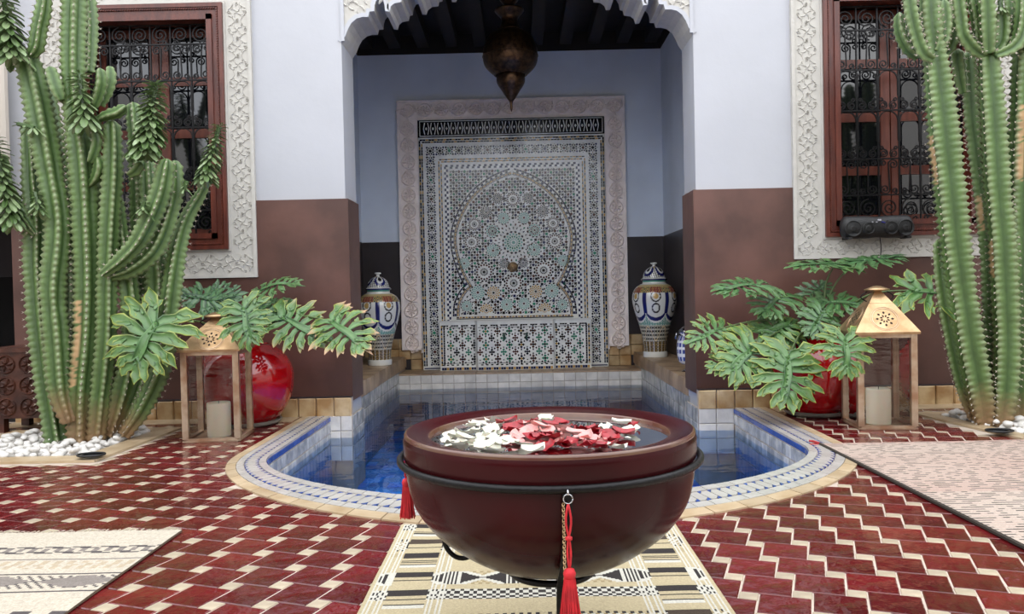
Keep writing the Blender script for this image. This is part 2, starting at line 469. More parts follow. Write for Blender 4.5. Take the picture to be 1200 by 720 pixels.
def plaster_frame(name, x0, x1, z0, z1, hx0, hx1, hz0, hz1, y, mat, cell, wall_t=0.02, rosette=False):
    t = struct(name)
    m = MB(); wall_with_hole(m, x0, x1, z0, z1, (hx0, hx1, hz0, hz1), y - wall_t, y); m.build('backing_panel', mat, t)
    m = MB(); e = 0.022 if not rosette else 0.02; yy = y - wall_t
    for (a, b, c, d) in ((x0, z0, x1, z0 + e), (x0, z1 - e, x1, z1), (x0, z0 + e, x0 + e, z1 - e), (x1 - e, z0 + e, x1, z1 - e),
                         (hx0 - e * .6, hz0 - e * .6, hx1 + e * .6, hz0), (hx0 - e * .6, hz1, hx1 + e * .6, hz1 + e * .6),
                         (hx0 - e * .6, hz0, hx0, hz1), (hx1, hz0, hx1 + e * .6, hz1)):
        m.box((a, yy - 0.010, b), (c, yy + 0.001, d))
    m.build('border_moulding', mat, t)
    m = MB(); o = Vector((0, yy, 0))

    def run(cx, cz, L, vert, wd):
        k = max(1, round(L / cell)); st = L / k
        for i in range(k):
            u = (i + 0.5) * st - L / 2
            px, pz = (cx, cz + u) if vert else (cx + u, cz)
            s = min(st, wd) * 0.98
            if rosette:
                ring_relief(m, o, VX3, VZ3, VN3, px, pz, s * 0.40, s * 0.05, 0.024, 16); ring_relief(m, o, VX3, VZ3, VN3, px, pz, s * 0.12, s * 0.05, 0.02, 10)
                for q in range(8): leaf_relief(m, o, VX3, VZ3, VN3, px, pz, q * PI / 4, s * 0.34, s * 0.06, 0.022, 0.5)
                for sg in (-1, 1):
                    for sh in (-1, 1):
                        if vert: qx, qz, an = px + sg * s * .12, pz + sh * s * .5, PI / 2 * sh + sg * -0.6 * sh
                        else: qx, qz, an = px + sh * s * .5, pz + sg * s * .12, (0 if sh > 0 else PI) + sg * 0.6 * sh
                        leaf_relief(m, o, VX3, VZ3, VN3, qx, qz, an + PI, s * 0.32, s * 0.06, 0.022, 1.1 * sg)
                        leaf_relief(m, o, VX3, VZ3, VN3, qx, qz, an + PI / 2, s * 0.28, s * 0.06, 0.022, -1.1 * sg)
            else:
                arabesque_cell(m, yy, px, pz, s, 1 if i % 2 else -1)
    run((x0 + hx0) / 2, (hz0 + hz1) / 2, hz1 - hz0 + (0 if z1 - hz1 < .02 else 0), True, hx0 - x0 - 2 * e)
    run((x1 + hx1) / 2, (hz0 + hz1) / 2, hz1 - hz0, True, x1 - hx1 - 2 * e)
    if hz0 - z0 > 0.05: run((x0 + x1) / 2, (z0 + hz0) / 2, x1 - x0 - 2 * e, False, hz0 - z0 - 2 * e)
    if z1 - hz1 > 0.05: run((x0 + x1) / 2, (z1 + hz1) / 2, x1 - x0 - 2 * e, False, z1 - hz1 - 2 * e)
    m.build('carved_relief', mat, t, kind='stuff')
    return t


plaster_frame('trim_1', -3.11, -1.717, 0.932, 2.93, *(-2.93, -1.897, 1.12, 2.73), YW, PLASTER, 0.115)
plaster_frame('trim_2', 1.811, 3.27, 0.972, 2.94, *(2.013, 3.066, 1.112, 2.745), YW, PLASTER, 0.115)
plaster_frame('trim_3', -1.21, 1.124, 0.22, 2.78, -1.00, 0.915, 0.20, 2.575, YB, PINKPL, 0.17, 0.05, True)

# spandrel carving above the lobes
def in_arch(x, z):
    for i in range(len(arch) - 1):
        a, b = arch[i], arch[i + 1]
        if min(a[0], b[0]) <= x <= max(a[0], b[0]) and abs(b[0] - a[0]) > 1e-6:
            zz = a[1] + (b[1] - a[1]) * (x - a[0]) / (b[0] - a[0])
            if z < zz + 0.05: return True
    return False
m = MB()
sx = XL + 0.05
k = 0
z = 2.50
while z < 3.25:
    x = XL + 0.05 + (0.04 if k % 2 else 0)
    while x < XR - 0.03:
        if not in_arch(x, z):
            an = random.uniform(0, 2 * PI)
            o3 = Vector((0, YW, 0))
            leaf_relief(m, o3, VX3, VZ3, VN3, x, z, an, 0.065, 0.012, 0.010, 1.5)
            leaf_relief(m, o3, VX3, VZ3, VN3, x, z, an + 2.1, 0.055, 0.011, 0.010, -1.3)
            leaf_relief(m, o3, VX3, VZ3, VN3, x, z, an + 4.2, 0.05, 0.010, 0.010, 1.1)
        x += 0.07
    z += 0.05; k += 1
m.build('carved_relief', PLASTER, wa, kind='stuff')
m = MB(); m.box((XL - 0.0, YW - 0.012, 2.47), (XL + 0.022, YW + .01, 4.0)); m.box((XR - 0.022, YW - 0.012, 2.47), (XR, YW + .01, 4.0)); m.build('edge_moulding', WHITE, wa)

# alcove shell
ab = struct('wall_alcove_back')
m = MB(); m.box((AXL - .2, YB, 1.34), (AXR + .2, YB + .2, 3.265)); m.build('wall_panel', BLUEW, ab)
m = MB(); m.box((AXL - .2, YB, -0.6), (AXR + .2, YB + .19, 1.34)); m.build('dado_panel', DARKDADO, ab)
al = struct('wall_alcove_left')
m = MB(); m.box((AXL - .2, YW + TW, 1.34), (AXL, YB, 3.265)); m.build('wall_panel', BLUEW, al)
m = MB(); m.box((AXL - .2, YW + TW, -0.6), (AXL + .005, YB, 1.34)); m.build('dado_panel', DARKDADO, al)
ar = struct('wall_alcove_right')
m = MB(); m.box((AXR, YW + TW, 1.34), (AXR + .2, YB, 3.265)); m.build('wall_panel', BLUEW, ar)
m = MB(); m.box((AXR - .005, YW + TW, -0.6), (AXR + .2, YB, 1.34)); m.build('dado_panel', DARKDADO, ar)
m = MB()
for zz in range(18):
    m.box((AXR - .03, 6.55, 0.90 + zz * 0.07), (AXR - .004, 6.75, 0.90 + zz * 0.07 + 0.066))
m.build('pale_jamb_strip', PLASTER, ar, label='pale carved plaster strip beside the dark opening')

ce = struct('ceiling')
m = MB(); m.box((AXL - .2, YW + TW, 3.46), (AXR + .2, YB + .2, 3.6)); m.build('ceiling_board', DARKWOOD, ce)
for (a_, b_, c_, d_) in ((AXL - .2, YB, AXR + .2, YB + .2), (AXL - .2, YW + TW, AXL, YB), (AXR, YW + TW, AXR + .2, YB)):
    m = MB(); m.box((a_, b_, 3.265), (c_, d_, 3.5)); m.build('wall_plate', DARKWOOD, ce)
bmx = AXL + 0.1
m = MB(); m.box((-0.06, YW + TW, 3.33), (0.06, YB, 3.46)); beam = m.build('beam', DARKWOOD, ce)
beam.location.x = bmx
for i in range(1, 11):
    c = beam.copy(); COL.objects.link(c); c.parent = ce; c.location.x = bmx + i * 0.292
# thin wall above the alcove door head closes the gap
m = MB(); m.box((AXL - .2, YW + TW - .01, 3.3), (AXR + .2, YW + TW + .05, 3.6)); m.build('head_board', DARKWOOD, ce)

# dark room to the left of the wall's end
sd = struct('wall_side_room')
m = MB(); m.box((-5.5, YW + 1.6, 0), (-3.0, YW + 1.7, 2.2)); m.build('wall_panel', DARK, sd)
m = MB(); m.box((-5.5, YW + 1.56, 1.02), (-3.3, YW + 1.6, 1.9)); m.build('grey_panel', GREYI, sd)
m = MB(); m.box((-3.33, YW + TW, 0), (-3.2, YW + 1.6, 2.2)); m.box((-5.5, YW + TW, 1.9), (-3.2, YW + 1.7, 2.0)); m.build('return_panel', DARK, sd)
# slender pale column in front of the wall at the far left
pc = P(2, 120, YW - .12)
t = thing('fluted_column', 'pale ribbed column at the far left edge above the dark doorway', 'column', (pc.x - .09, YW - .13, 0))
t['kind'] = 'structure'
m = MB(); prof = []
for j in range(40):
    an = 2 * PI * j / 40; prof.append((0.11 + 0.008 * math.cos(10 * an)) )
i0 = 0
for zz in (1.44, 3.9):
    for j in range(40):
        an = 2 * PI * j / 40; m.vert((t.location.x + prof[j] * math.cos(an), t.location.y + prof[j] * math.sin(an), zz))
for j in range(40): m.face([j, (j + 1) % 40, 40 + (j + 1) % 40, 40 + j])
m.face(list(reversed(range(40)))); m.face(list(range(40, 80)))
m.build('shaft', M('cream_plaster', (222, 212, 200), .7), t, smooth=False)
del t['kind']

# the rest of the courtyard that encloses the light
ct = struct('wall_courtyard')
CRT = M('courtyard_paint', (240, 238, 234), 0.8)
m = MB(); m.box((-5.7, -3.2, 0), (-5.5, YW + 2, 3.9)); m.build('wall_panel', CRT, ct)
m = MB(); m.box((5.5, -3.2, 0), (5.7, YW + 2, 3.9)); m.build('wall_panel', CRT, ct)
m = MB(); m.box((-5.5, -3.2, 1.44), (5.5, -3.0, 3.4)); m.build('wall_panel', CRT, ct)
m = MB(); m.box((-5.5, -3.19, 0), (5.5, -3.0, 1.44)); m.build('dado_panel', DARKDADO, ct)


# ---------------------------------------------------------------- floor + pool outline
def se_curve(c, rx, yc, ry, n, N, y_end):
    """open curve: left straight side from y_end, superellipse round the front, right side back to y_end"""
    pts = []
    for k in range(11): pts.append((c - rx, y_end + (yc - y_end) * k / 11))
    for k in range(N + 1):
        a = PI * k / N
        cs, sn = math.cos(a), math.sin(a)
        pts.append((c - rx * math.copysign(abs(cs) ** (2 / n), cs), yc - ry * abs(sn) ** (2 / n)))
    for k in range(10, -1, -1): pts.append((c + rx, y_end + (yc - y_end) * k / 11))
    return pts


def resample(pts, N):
    L = [0]
    for a, b in zip(pts, pts[1:]): L.append(L[-1] + math.dist(a, b))
    out = []; j = 0
    for i in range(N + 1):
        s = L[-1] * i / N
        while j < len(L) - 2 and L[j + 1] < s: j += 1
        u = (s - L[j]) / max(1e-9, L[j + 1] - L[j])
        out.append((pts[j][0] + (pts[j + 1][0] - pts[j][0]) * u, pts[j][1] + (pts[j + 1][1] - pts[j][1]) * u))
    return out


YE = YW - 0.02
inner_c = resample(se_curve(0.07, 1.325, 3.97, 0.95, 1.75, 160, YE), 600)
outer_c = resample(se_curve(0.085, 1.515, 3.97, 1.31, 1.8, 160, YE), 600)


def RIM(t, s, z=0.0):
    f = max(0, min(1, t)) * 600; i = min(599, int(f)); u = f - i
    a = [inner_c[i][k] * (1 - u) + inner_c[i + 1][k] * u for k in (0, 1)]
    b = [outer_c[i][k] * (1 - u) + outer_c[i + 1][k] * u for k in (0, 1)]
    return Vector((a[0] * (1 - s) + b[0] * s, a[1] * (1 - s) + b[1] * s, z))


mid_c = [((a[0] * .5 + b[0] * .5), (a[1] * .5 + b[1] * .5)) for a, b in zip(inner_c, outer_c)]
mid_s = mid_c[::6]


def inside(x, y, poly):
    r = False; n = len(poly); j = n - 1
    for i in range(n):
        xi, yi = poly[i]; xj, yj = poly[j]
        if (yi > y) != (yj > y) and x < (xj - xi) * (y - yi) / (yj - yi) + xi: r = not r
        j = i
    return r


mid_poly = mid_s + [(mid_s[-1][0], 6), (mid_s[0][0], 6)]

fl = struct('floor')
m = MB()
FX0, FX1, FY0, FY1 = -5.5, 5.5, -3.0, 5.32
N = len(mid_s)
def outer_pt(k):
    t = k / (N - 1)
    per = [(FX0, FY1), (FX0, FY0), (FX1, FY0), (FX1, FY1)]
    if t < 0.25: u = t / .25; a, b = per[0], per[1]
    elif t < 0.75: u = (t - .25) / .5; a, b = per[1], per[2]
    else: u = (t - .75) / .25; a, b = per[2], per[3]
    return (a[0] + (b[0] - a[0]) * u, a[1] + (b[1] - a[1]) * u)
ii = [m.vert((p[0], p[1], 0)) for p in mid_s]; oo = [m.vert((*outer_pt(k), 0)) for k in range(N)]
for k in range(N - 1): m.face([ii[k], oo[k], oo[k + 1], ii[k + 1]])
m.v = [(a_, b_, 0.0032) for a_, b_, c_ in m.v]
corner = [m.vert((FX0, FY0, 0)), m.vert((FX1, FY0, 0))]
m.build('grout_bed', GROUT, fl)
m = MB(); m.box((-5.5, YW + .02, -0.05), (-3.33, YW + 2, 0.0)); m.build('side_room_floor', DARKWOOD, fl)

# planting bed outlines (world xy)
bedL = [G(-30, 545), G(108, 545), G(212, 503), G(150, 500), G(-30, 512)]
bedL = [(-3.10, 3.91), (-2.10, 3.91), (-2.07, 4.88), (-3.10, 4.88)]
bedR = [(2.36, 4.88), (2.49, 4.0), (3.9, 4.0), (3.9, 4.88)]


def shrink(poly, e):
    cx = sum(p[0] for p in poly) / len(poly); cy = sum(p[1] for p in poly) / len(poly)
    out = []; n = len(poly)
    for i in range(n):
        p0, p1, p2 = Vector(poly[i - 1]), Vector(poly[i]), Vector(poly[(i + 1) % n])
        d1 = (p1 - p0).normalized(); d2 = (p2 - p1).normalized()
        n1 = Vector((-d1.y, d1.x)); n2 = Vector((-d2.y, d2.x))
        if n1.dot(Vector((cx, cy)) - p1) < 0: n1 = -n1
        if n2.dot(Vector((cx, cy)) - p1) < 0: n2 = -n2
        b = (n1 + n2).normalized(); out.append(tuple(p1 + b * e / max(.3, b.dot(n1))))
    return out


bedLi, bedRi = shrink(bedL, 0.125), shrink(bedR, 0.10)
bedLm, bedRm = shrink(bedL, 0.06), shrink(bedR, 0.06)

# glazed floor tiles: large red squares and small cream squares (turned so the repeat runs along the walls)
PIT = 0.1385; aT, bT = 0.1300, 0.0478; TH = math.atan2(bT, aT)
cT, sT = math.cos(-TH), math.sin(-TH)
ux, uy = Vector((cT, sT, 0)), Vector((-sT, cT, 0))
anch = Vector((0.744, 2.481, 0))
rug_rects = [(-0.42, 0.5, 0.9, 2.68), (-3.2, -1.18, 1.0, 2.6), (1.5, 4.0, 1.5, 3.93)]
red, cream = [], []
for i in range(-36, 32):
    for j in range(-6, 21):
        fl_ = anch + Vector((PIT * i, PIT * j, 0))        # far-left corner of a red tile
        c = fl_ + ux * aT / 2 - uy * aT / 2
        cw = fl_ - uy * (aT + bT / 2) + ux * bT / 2          # cream square under its near-left corner
        for lst, cc, hh in ((red, c, aT / 2), (cream, cw, bT / 2)):
            if cc.y > YW - 0.07 or abs(cc.x) > 4.9 or cc.y < 1.62: continue
            cor = [cc + ux * (a_ * hh) + uy * (b_ * hh) for a_, b_ in ((-1, -1), (1, -1), (1, 1), (-1, 1))]
            if any(inside(q.x, q.y, mid_poly) for q in cor): continue
            if any(inside(q.x, q.y, bedLm) or inside(q.x, q.y, bedRm) for q in cor): continue
            hid = any(r[0] < cc.x < r[1] and r[2] < cc.y < r[3] for r in rug_rects)
            px = cc.x * F / cc.y + VX
            vis = (-10 < px < 1215) and not hid and cc.y > 1.85
            lst.append((0 if vis else 1, cc.y, cc))
for lst, hh, mat, nm in ((red, aT / 2 - 0.0008, REDT, 'red_tile'), (cream, bT / 2 - 0.0002, WHITET, 'cream_tile')):
    lst.sort(key=lambda q: (q[0], q[1])); hx_ = 0.0022 if nm == 'red_tile' else 0.0
    m = MB(); m.tile(Vector((0, 0, 0)), ux, uy, Vector((0, 0, 1)), hh - hx_, hh, 0.006, 0.05)
    proto = m.build(nm, mat, fl)
    for k, (h_, yy, cc) in enumerate(lst[:300]):
        o = proto if k == 0 else proto.copy()
        if k: COL.objects.link(o); o.parent = fl
        o.location = cc; o.rotation_euler = (random.uniform(-.008, .008), random.uniform(-.008, .008), random.uniform(-.012, .012))
    m = MB()
    for h_, yy, cc in lst[300:]:
        tl = Vector((random.uniform(-.008, .008), random.uniform(-.008, .008), 1)).normalized()
        m.tile(cc, ux, uy, tl, hh - hx_, hh, 0.006, 0.05)
    m.build('far_' + nm, mat, fl, kind='stuff')

# plinth of tan bricks along the foot of the wall
def plinth(name, x0, x1, skip=0):
    t = struct(name)
    m = MB(); m.box((x0, YW - 0.055, 0), (x1, YW - 0.016, 0.128)); m.build('mortar_bed', GROUT, t)
    k = int(round((x1 - x0) / 0.118)); st = (x1 - x0) / k
    for i in range(k):
        a = x0 + i * st + .002; b = a + st - .004
        m = MB(); m.tile(Vector(((a + b) / 2, YW - 0.05, 0.066)), Vector((1, 0, 0)), Vector((0, 0, 1)), Vector((0, -1, 0)), (b - a) / 2, 0.064, 0.018 + random.uniform(0, .004), 0.12)
        o = m.build('brick', TANT, t)
        m2 = MB()
    m = MB(); m.box((x0, YW - 0.066, 0.1285), (x1, YW - 0.014, 0.134)); m.build('plinth_cap', DARKDADO, t)
    return t
plinth('baseboard_left', -3.33, XL + 0.02)
plinth('baseboard_right', XR - 0.02, 4.6)
m = MB(); m.box((-3.33, YW - 0.26, 0.001), (-1.45, YW - 0.07, 0.009)); o = m.build('trim_4', TANRIM); o['kind'] = 'structure'
m = MB(); m.box((1.62, YW - 0.26, 0.001), (5.4, YW - 0.07, 0.009)); o = m.build('trim_5', TANRIM); o['kind'] = 'structure'

# ---------------------------------------------------------------- pool
WZ = -0.135; PB = -0.50
pool = thing('pool', 'tiled courtyard pool with blue and white patterned rim', 'pool', (0.07, 4.0, 0))


def pool_piece(m, t0, t1, s0, s1, z0, h, gap=0.002, sub=1):
    dt = gap / 6.2; ds = gap / 0.25
    pts = []
    for k in range(sub + 1): pts.append(RIM(t0 + dt + (t1 - t0 - 2 * dt) * k / sub, s0 + ds, z0))
    for k in range(sub, -1, -1): pts.append(RIM(t0 + dt + (t1 - t0 - 2 * dt) * k / sub, s1 - ds, z0))
    pts.reverse()
    c = sum(pts, Vector()) / len(pts)
    m.prism(pts, (0, 0, h), [c + (p - c) * 0.985 for p in pts])


m = MB()
for k in range(150): pool_piece(m, k / 150, (k + 1) / 150, 0.0, 1.0, -0.01, 0.015, 0)
m.build('rim_bed', GROUT, pool)
for nt_, s0, s1, mat, nm in ((46, 0.75, 1.0, TANRIM, 'border_tile'), (84, 0.56, 0.75, RIMW, 'rim_tile'), (84, 0.0, 0.185, RIMW, 'lip_tile')):
    for k in range(nt_):
        m = MB(); pool_piece(m, k / nt_, (k + 1) / nt_, s0, s1, 0.004, 0.007 + random.uniform(0, .001), 0.0015, 2); m.build(nm, mat, pool)
nq = 132
for k in range(nq):           # band of slanted white squares with blue triangles along both edges
    t0, t1 = k / nq, (k + 1) / nq; s0, s1 = 0.19, 0.555; g = 0.04 / nq
    a = 0.27 * (s1 - s0)
    up = lambda q: [RIM(x, y, 0.004) for x, y in q]
    tm = t0 + (t1 - t0) * 0.5
    sq = [(t0 + g, s0 + .27 * (s1 - s0)), (tm, s0 + .02), (t1 - g, s0 + 0.03), (t1 + (t1 - t0) * 0.0 - g, s1 - .27 * (s1 - s0)), (tm, s1 - .02), (t0 + g, s1 - .03)]
    m = MB(); m.prism(list(reversed(up(sq))), (0, 0, 0.007)); m.build('band_tile', RIMW, pool)
    tr = [(t0 + g, s0 + 0.01), (tm - g, s0 + 0.01), (t0 + g, s0 + .25 * (s1 - s0))]
    m = MB(); m.prism(list(reversed(up(tr))), (0, 0, 0.0075)); m.build('blue_triangle', RIMB, pool)
    tr = [(tm + g, s1 - 0.01), (t1 - g, s1 - .25 * (s1 - s0)), (t1 - g, s1 - 0.01)]
    m = MB(); m.prism(list(reversed(up(tr))), (0, 0, 0.0075)); m.build('blue_triangle', RIMB, pool)
# inner face: blue lip course and grey squares
m = MB()
for k in range(200):
    a, b = RIM(k / 200, 0), RIM((k + 1) / 200, 0)
    m.poly([(a.x, a.y, 0.004), (b.x, b.y, 0.004), (b.x, b.y, PB), (a.x, a.y, PB)])
m.build('basin_wall', GROUT, pool)
def wall_tile(a, b, z0, z1, mat, nm, parent, bucket=None):
    d = (b - a); L = d.length; ux_ = d.normalized(); n = Vector((-ux_.y, ux_.x, 0))
    mm = bucket or MB()
    mm.tile(Vector(((a.x + b.x) / 2, (a.y + b.y) / 2, (z0 + z1) / 2)), ux_, Vector((0, 0, 1)), n, L / 2 - .002, (z1 - z0) / 2 - .002, 0.006, 0.1)
    if not bucket: return mm.build(nm, mat, parent)
nw = 84
deep = MB(); deep2 = MB()
for k in range(nw):
    a, b = RIM((k + .5) / nw, -0.001), RIM((k + 1.5) / nw, -0.001)
    if k == nw - 1: continue
    # curve runs left-front-right, the pool lies to its left-hand side
    wall_tile(a, b, -0.028, 0.004, RIMB, 'lip_edge_tile', pool)
    wall_tile(a, b, -0.10, -0.03, GREYT, 'wall_tile', pool)
    a2, b2 = RIM((k) / nw, 0), RIM((k + 1) / nw, 0)
    wall_tile(a2, b2, -0.175, -0.102, GREYT, 'wall_tile', pool)
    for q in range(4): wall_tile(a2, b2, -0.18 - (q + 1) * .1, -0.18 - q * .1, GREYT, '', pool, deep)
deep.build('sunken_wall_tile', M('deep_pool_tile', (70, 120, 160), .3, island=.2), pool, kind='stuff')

# basin part inside the alcove
XA, XB_, YP = -1.19, 1.185, 7.82       # side ledge faces, back ledge face
m = MB(); m.box((-1.7, 2.9, PB - .05), (1.7, YP + .3, PB)); m.build('basin_floor', POOLG, pool)
m = MB()
for i in range(24):
    for j in range(36):
        m.tile(Vector((-1.5 + i * .13 + (0.065 if j % 2 else 0), 3.0 + j * .135, PB)), Vector((1, 0, 0)), Vector((0, 1, 0)), Vector((0, 0, 1)), .062, .0645, .006, .06)
m.build('basin_floor_tile', POOLB, pool, kind='stuff')
m = MB(); m.poly([(XA, YP, .0), (XB_, YP, .0), (XB_, YP, PB), (XA, YP, PB)])
m.box((XA - .05, YW + .1, PB), (XA, YP + .05, 0.05)); m.box((XB_, YW + .1, PB), (XB_ + .05, YP + .05, 0.05))
m.box((-1.6, YW - .06, PB), (XL + .02, YW + .35, -0.0)); m.box((XR - .02, YW - .06, PB), (1.7, YW + .35, -0.0))
m.build('basin_core', GROUT, pool)
def face_grid(x0y0, x1y1, z0, z1, rows, n, mat, nm, jit=0.0):
    a, b = Vector((*x0y0, 0)), Vector((*x1y1, 0))
    for r in range(rows):
        za = z0 + (z1 - z0) * r / rows; zb = z0 + (z1 - z0) * (r + 1) / rows
        off = 0.5 if r % 2 else 0
        for k in range(n):
            p = a.lerp(b, k / n); q = a.lerp(b, (k + 1) / n)
            wall_tile(p, q, za, zb, mat, nm, pool)
# orientation: normal is left of a->b
face_grid((XB_, YP), (XA, YP), WZ - .03, 0.0, 2, 22, LIGHTT, 'back_wall_tile')      # provisional order fixed below
face_grid((XA, YP), (XA, YW + .28), WZ - .05, 0.05, 2, 24, GREYT, 'side_wall_tile')
face_grid((XB_, YW + .28), (XB_, YP), WZ - .05, 0.05, 2, 24, GREYT, 'side_wall_tile')
m = MB()
for (a, b, n) in (((XB_, YP), (XA, YP), 22), ((XA, YP), (XA, YW + .28), 24), ((XB_, YW + .28), (XB_, YP), 24)):
    a, b = Vector((*a, 0)), Vector((*b, 0))
    for r in range(4):
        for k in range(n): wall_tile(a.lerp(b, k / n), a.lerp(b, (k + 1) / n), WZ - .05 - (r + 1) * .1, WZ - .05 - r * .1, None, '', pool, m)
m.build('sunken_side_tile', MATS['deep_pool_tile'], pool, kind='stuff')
# piers under the jambs
for (x0, x1, sx) in ((-1.26, XL + .02, 1), (XR - .02, 1.39, -1)):
    for r in range(3):
        for k in range(2 if sx > 0 else 2):
            xa, xb = x0 + (x1 - x0) * k / 2, x0 + (x1 - x0) * (k + 1) / 2
            wall_tile(Vector((xb, YW - .062, 0)), Vector((xa, YW - .062, 0)), -0.29 + r * .1, -0.19 + r * .1 - .0, LIGHTT, 'pier_tile', pool)
    ex_ = x1 if sx > 0 else x0
    for r in range(3):
        for k in range(4):
            ya, yb = YW - .05 + k * .09, YW - .05 + (k + 1) * .09
            a, b = (Vector((ex_ + .001, yb, 0)), Vector((ex_ + .001, ya, 0))) if sx > 0 else (Vector((ex_ - .001, ya, 0)), Vector((ex_ - .001, yb, 0)))
            wall_tile(a, b, -0.29 + r * .1, -0.19 + r * .1, GREYT, 'pier_tile', pool)

# water
m = MB(); m.poly([(-1.45, 2.95, WZ), (1.6, 2.95, WZ), (1.6, YP, WZ), (-1.45, YP, WZ)])
wat = m.build('pool_water', WATER); tag(wat, 'still blue water filling the courtyard pool behind the bowl', 'water')

# ledges inside the alcove
lg = struct('trim_6')
for x0, x1, y0 in ((AXL, XA - .0, YW + TW - .02), (XB_, AXR, YW + TW - .02)):
    m = MB(); m.box((x0, y0, PB), (x1, YB, 0.04)); m.build('ledge_core', GROUT, lg)
n = 16
for side in (-1, 1):
    xa, xb = (AXL, XA + .012) if side < 0 else (XB_ - .012, AXR)
    for k in range(n):
        y0 = YW + TW - .03 + (YB - YW - TW + .03) * k / n; y1 = YW + TW - .03 + (YB - YW - TW + .03) * (k + 1) / n
        m = MB(); m.tile(Vector(((xa + xb) / 2, (y0 + y1) / 2, 0.04)), Vector((1, 0, 0)), Vector((0, 1, 0)), Vector((0, 0, 1)), (xb - xa) / 2, (y1 - y0) / 2 - .0015, 0.112, 0.05)
        m.build('ledge_stone', LEDGE, lg)
lb = struct('trim_7')
m = MB(); m.box((XA, YP, PB), (XB_, YB, 0.0)); m.build('ledge_core', GROUT, lb)
for k in range(22):
    x0 = XA + (XB_ - XA) * k / 22; x1 = XA + (XB_ - XA) * (k + 1) / 22
    m = MB(); m.tile(Vector(((x0 + x1) / 2, (YP + YB) / 2 - .006, 0.0)), Vector((1, 0, 0)), Vector((0, 1, 0)), Vector((0, 0, 1)), (x1 - x0) / 2 - .0015, (YB - YP) / 2, 0.012, 0.04)
    m.build('ledge_tile', LEDGE, lb)
bb = struct('baseboard_back')
for r in range(3):
    for k in range(26):
        x0 = AXL + .0 + k * .12; x1 = x0 + .12
        if x0 > AXR: continue
        if r == 0 and not (XA < x0 and x1 < XB_): continue
        m = MB(); m.tile(Vector(((x0 + x1) / 2, YB, 0.065 + r * .108)), Vector((1, 0, 0)), Vector((0, 0, 1)), Vector((0, -1, 0)), .0585, .0525, .02, .1)
        m.build('brick', TANT, bb)

# ================================================================== WINDOWS
def spiral(m, y, cx, cz, r0, turns, a0, sgn, rad=0.0055, r_end=0.006, lead=None):
    pts = []
    N = int(14 * turns) + 2
    for k in range(N):
        t = k / (N - 1); r = r0 * (1 - t) + r_end * t; a = a0 + sgn * 2 * PI * turns * t
        pts.append(Vector((cx + r * math.cos(a), y, cz + r * math.sin(a))))
    if lead: pts = [Vector(p) for p in lead] + pts
    m.tube(pts, rad, 4)


def s_scroll(m, y, x0, z0, x1, z1, r, sgn=1, turns=1.6):
    """S shaped scroll whose two spiral eyes sit at the given points"""
    a = math.atan2(z1 - z0, x1 - x0)
    spiral(m, y, x0, z0, r, turns, a + sgn * PI / 2 * 1.0, sgn)
    spiral(m, y, x1, z1, r, turns, a + PI + sgn * PI / 2, sgn)
    p = Vector((x0 + r * math.cos(a + sgn * PI / 2), y, z0 + r * math.sin(a + sgn * PI / 2)))
    q = Vector((x1 + r * math.cos(a + PI + sgn * PI / 2), y, z1 + r * math.sin(a + PI + sgn * PI / 2)))
    d = Vector((math.cos(a), 0, math.sin(a)))
    pts = []
    for k in range(9):
        t = k / 8; h = t * t * (3 - 2 * t)
        pts.append(p * (1 - h) + q * h + d * (math.sin(t * PI) * 0))
    m.tube(pts, 0.0055, 4)


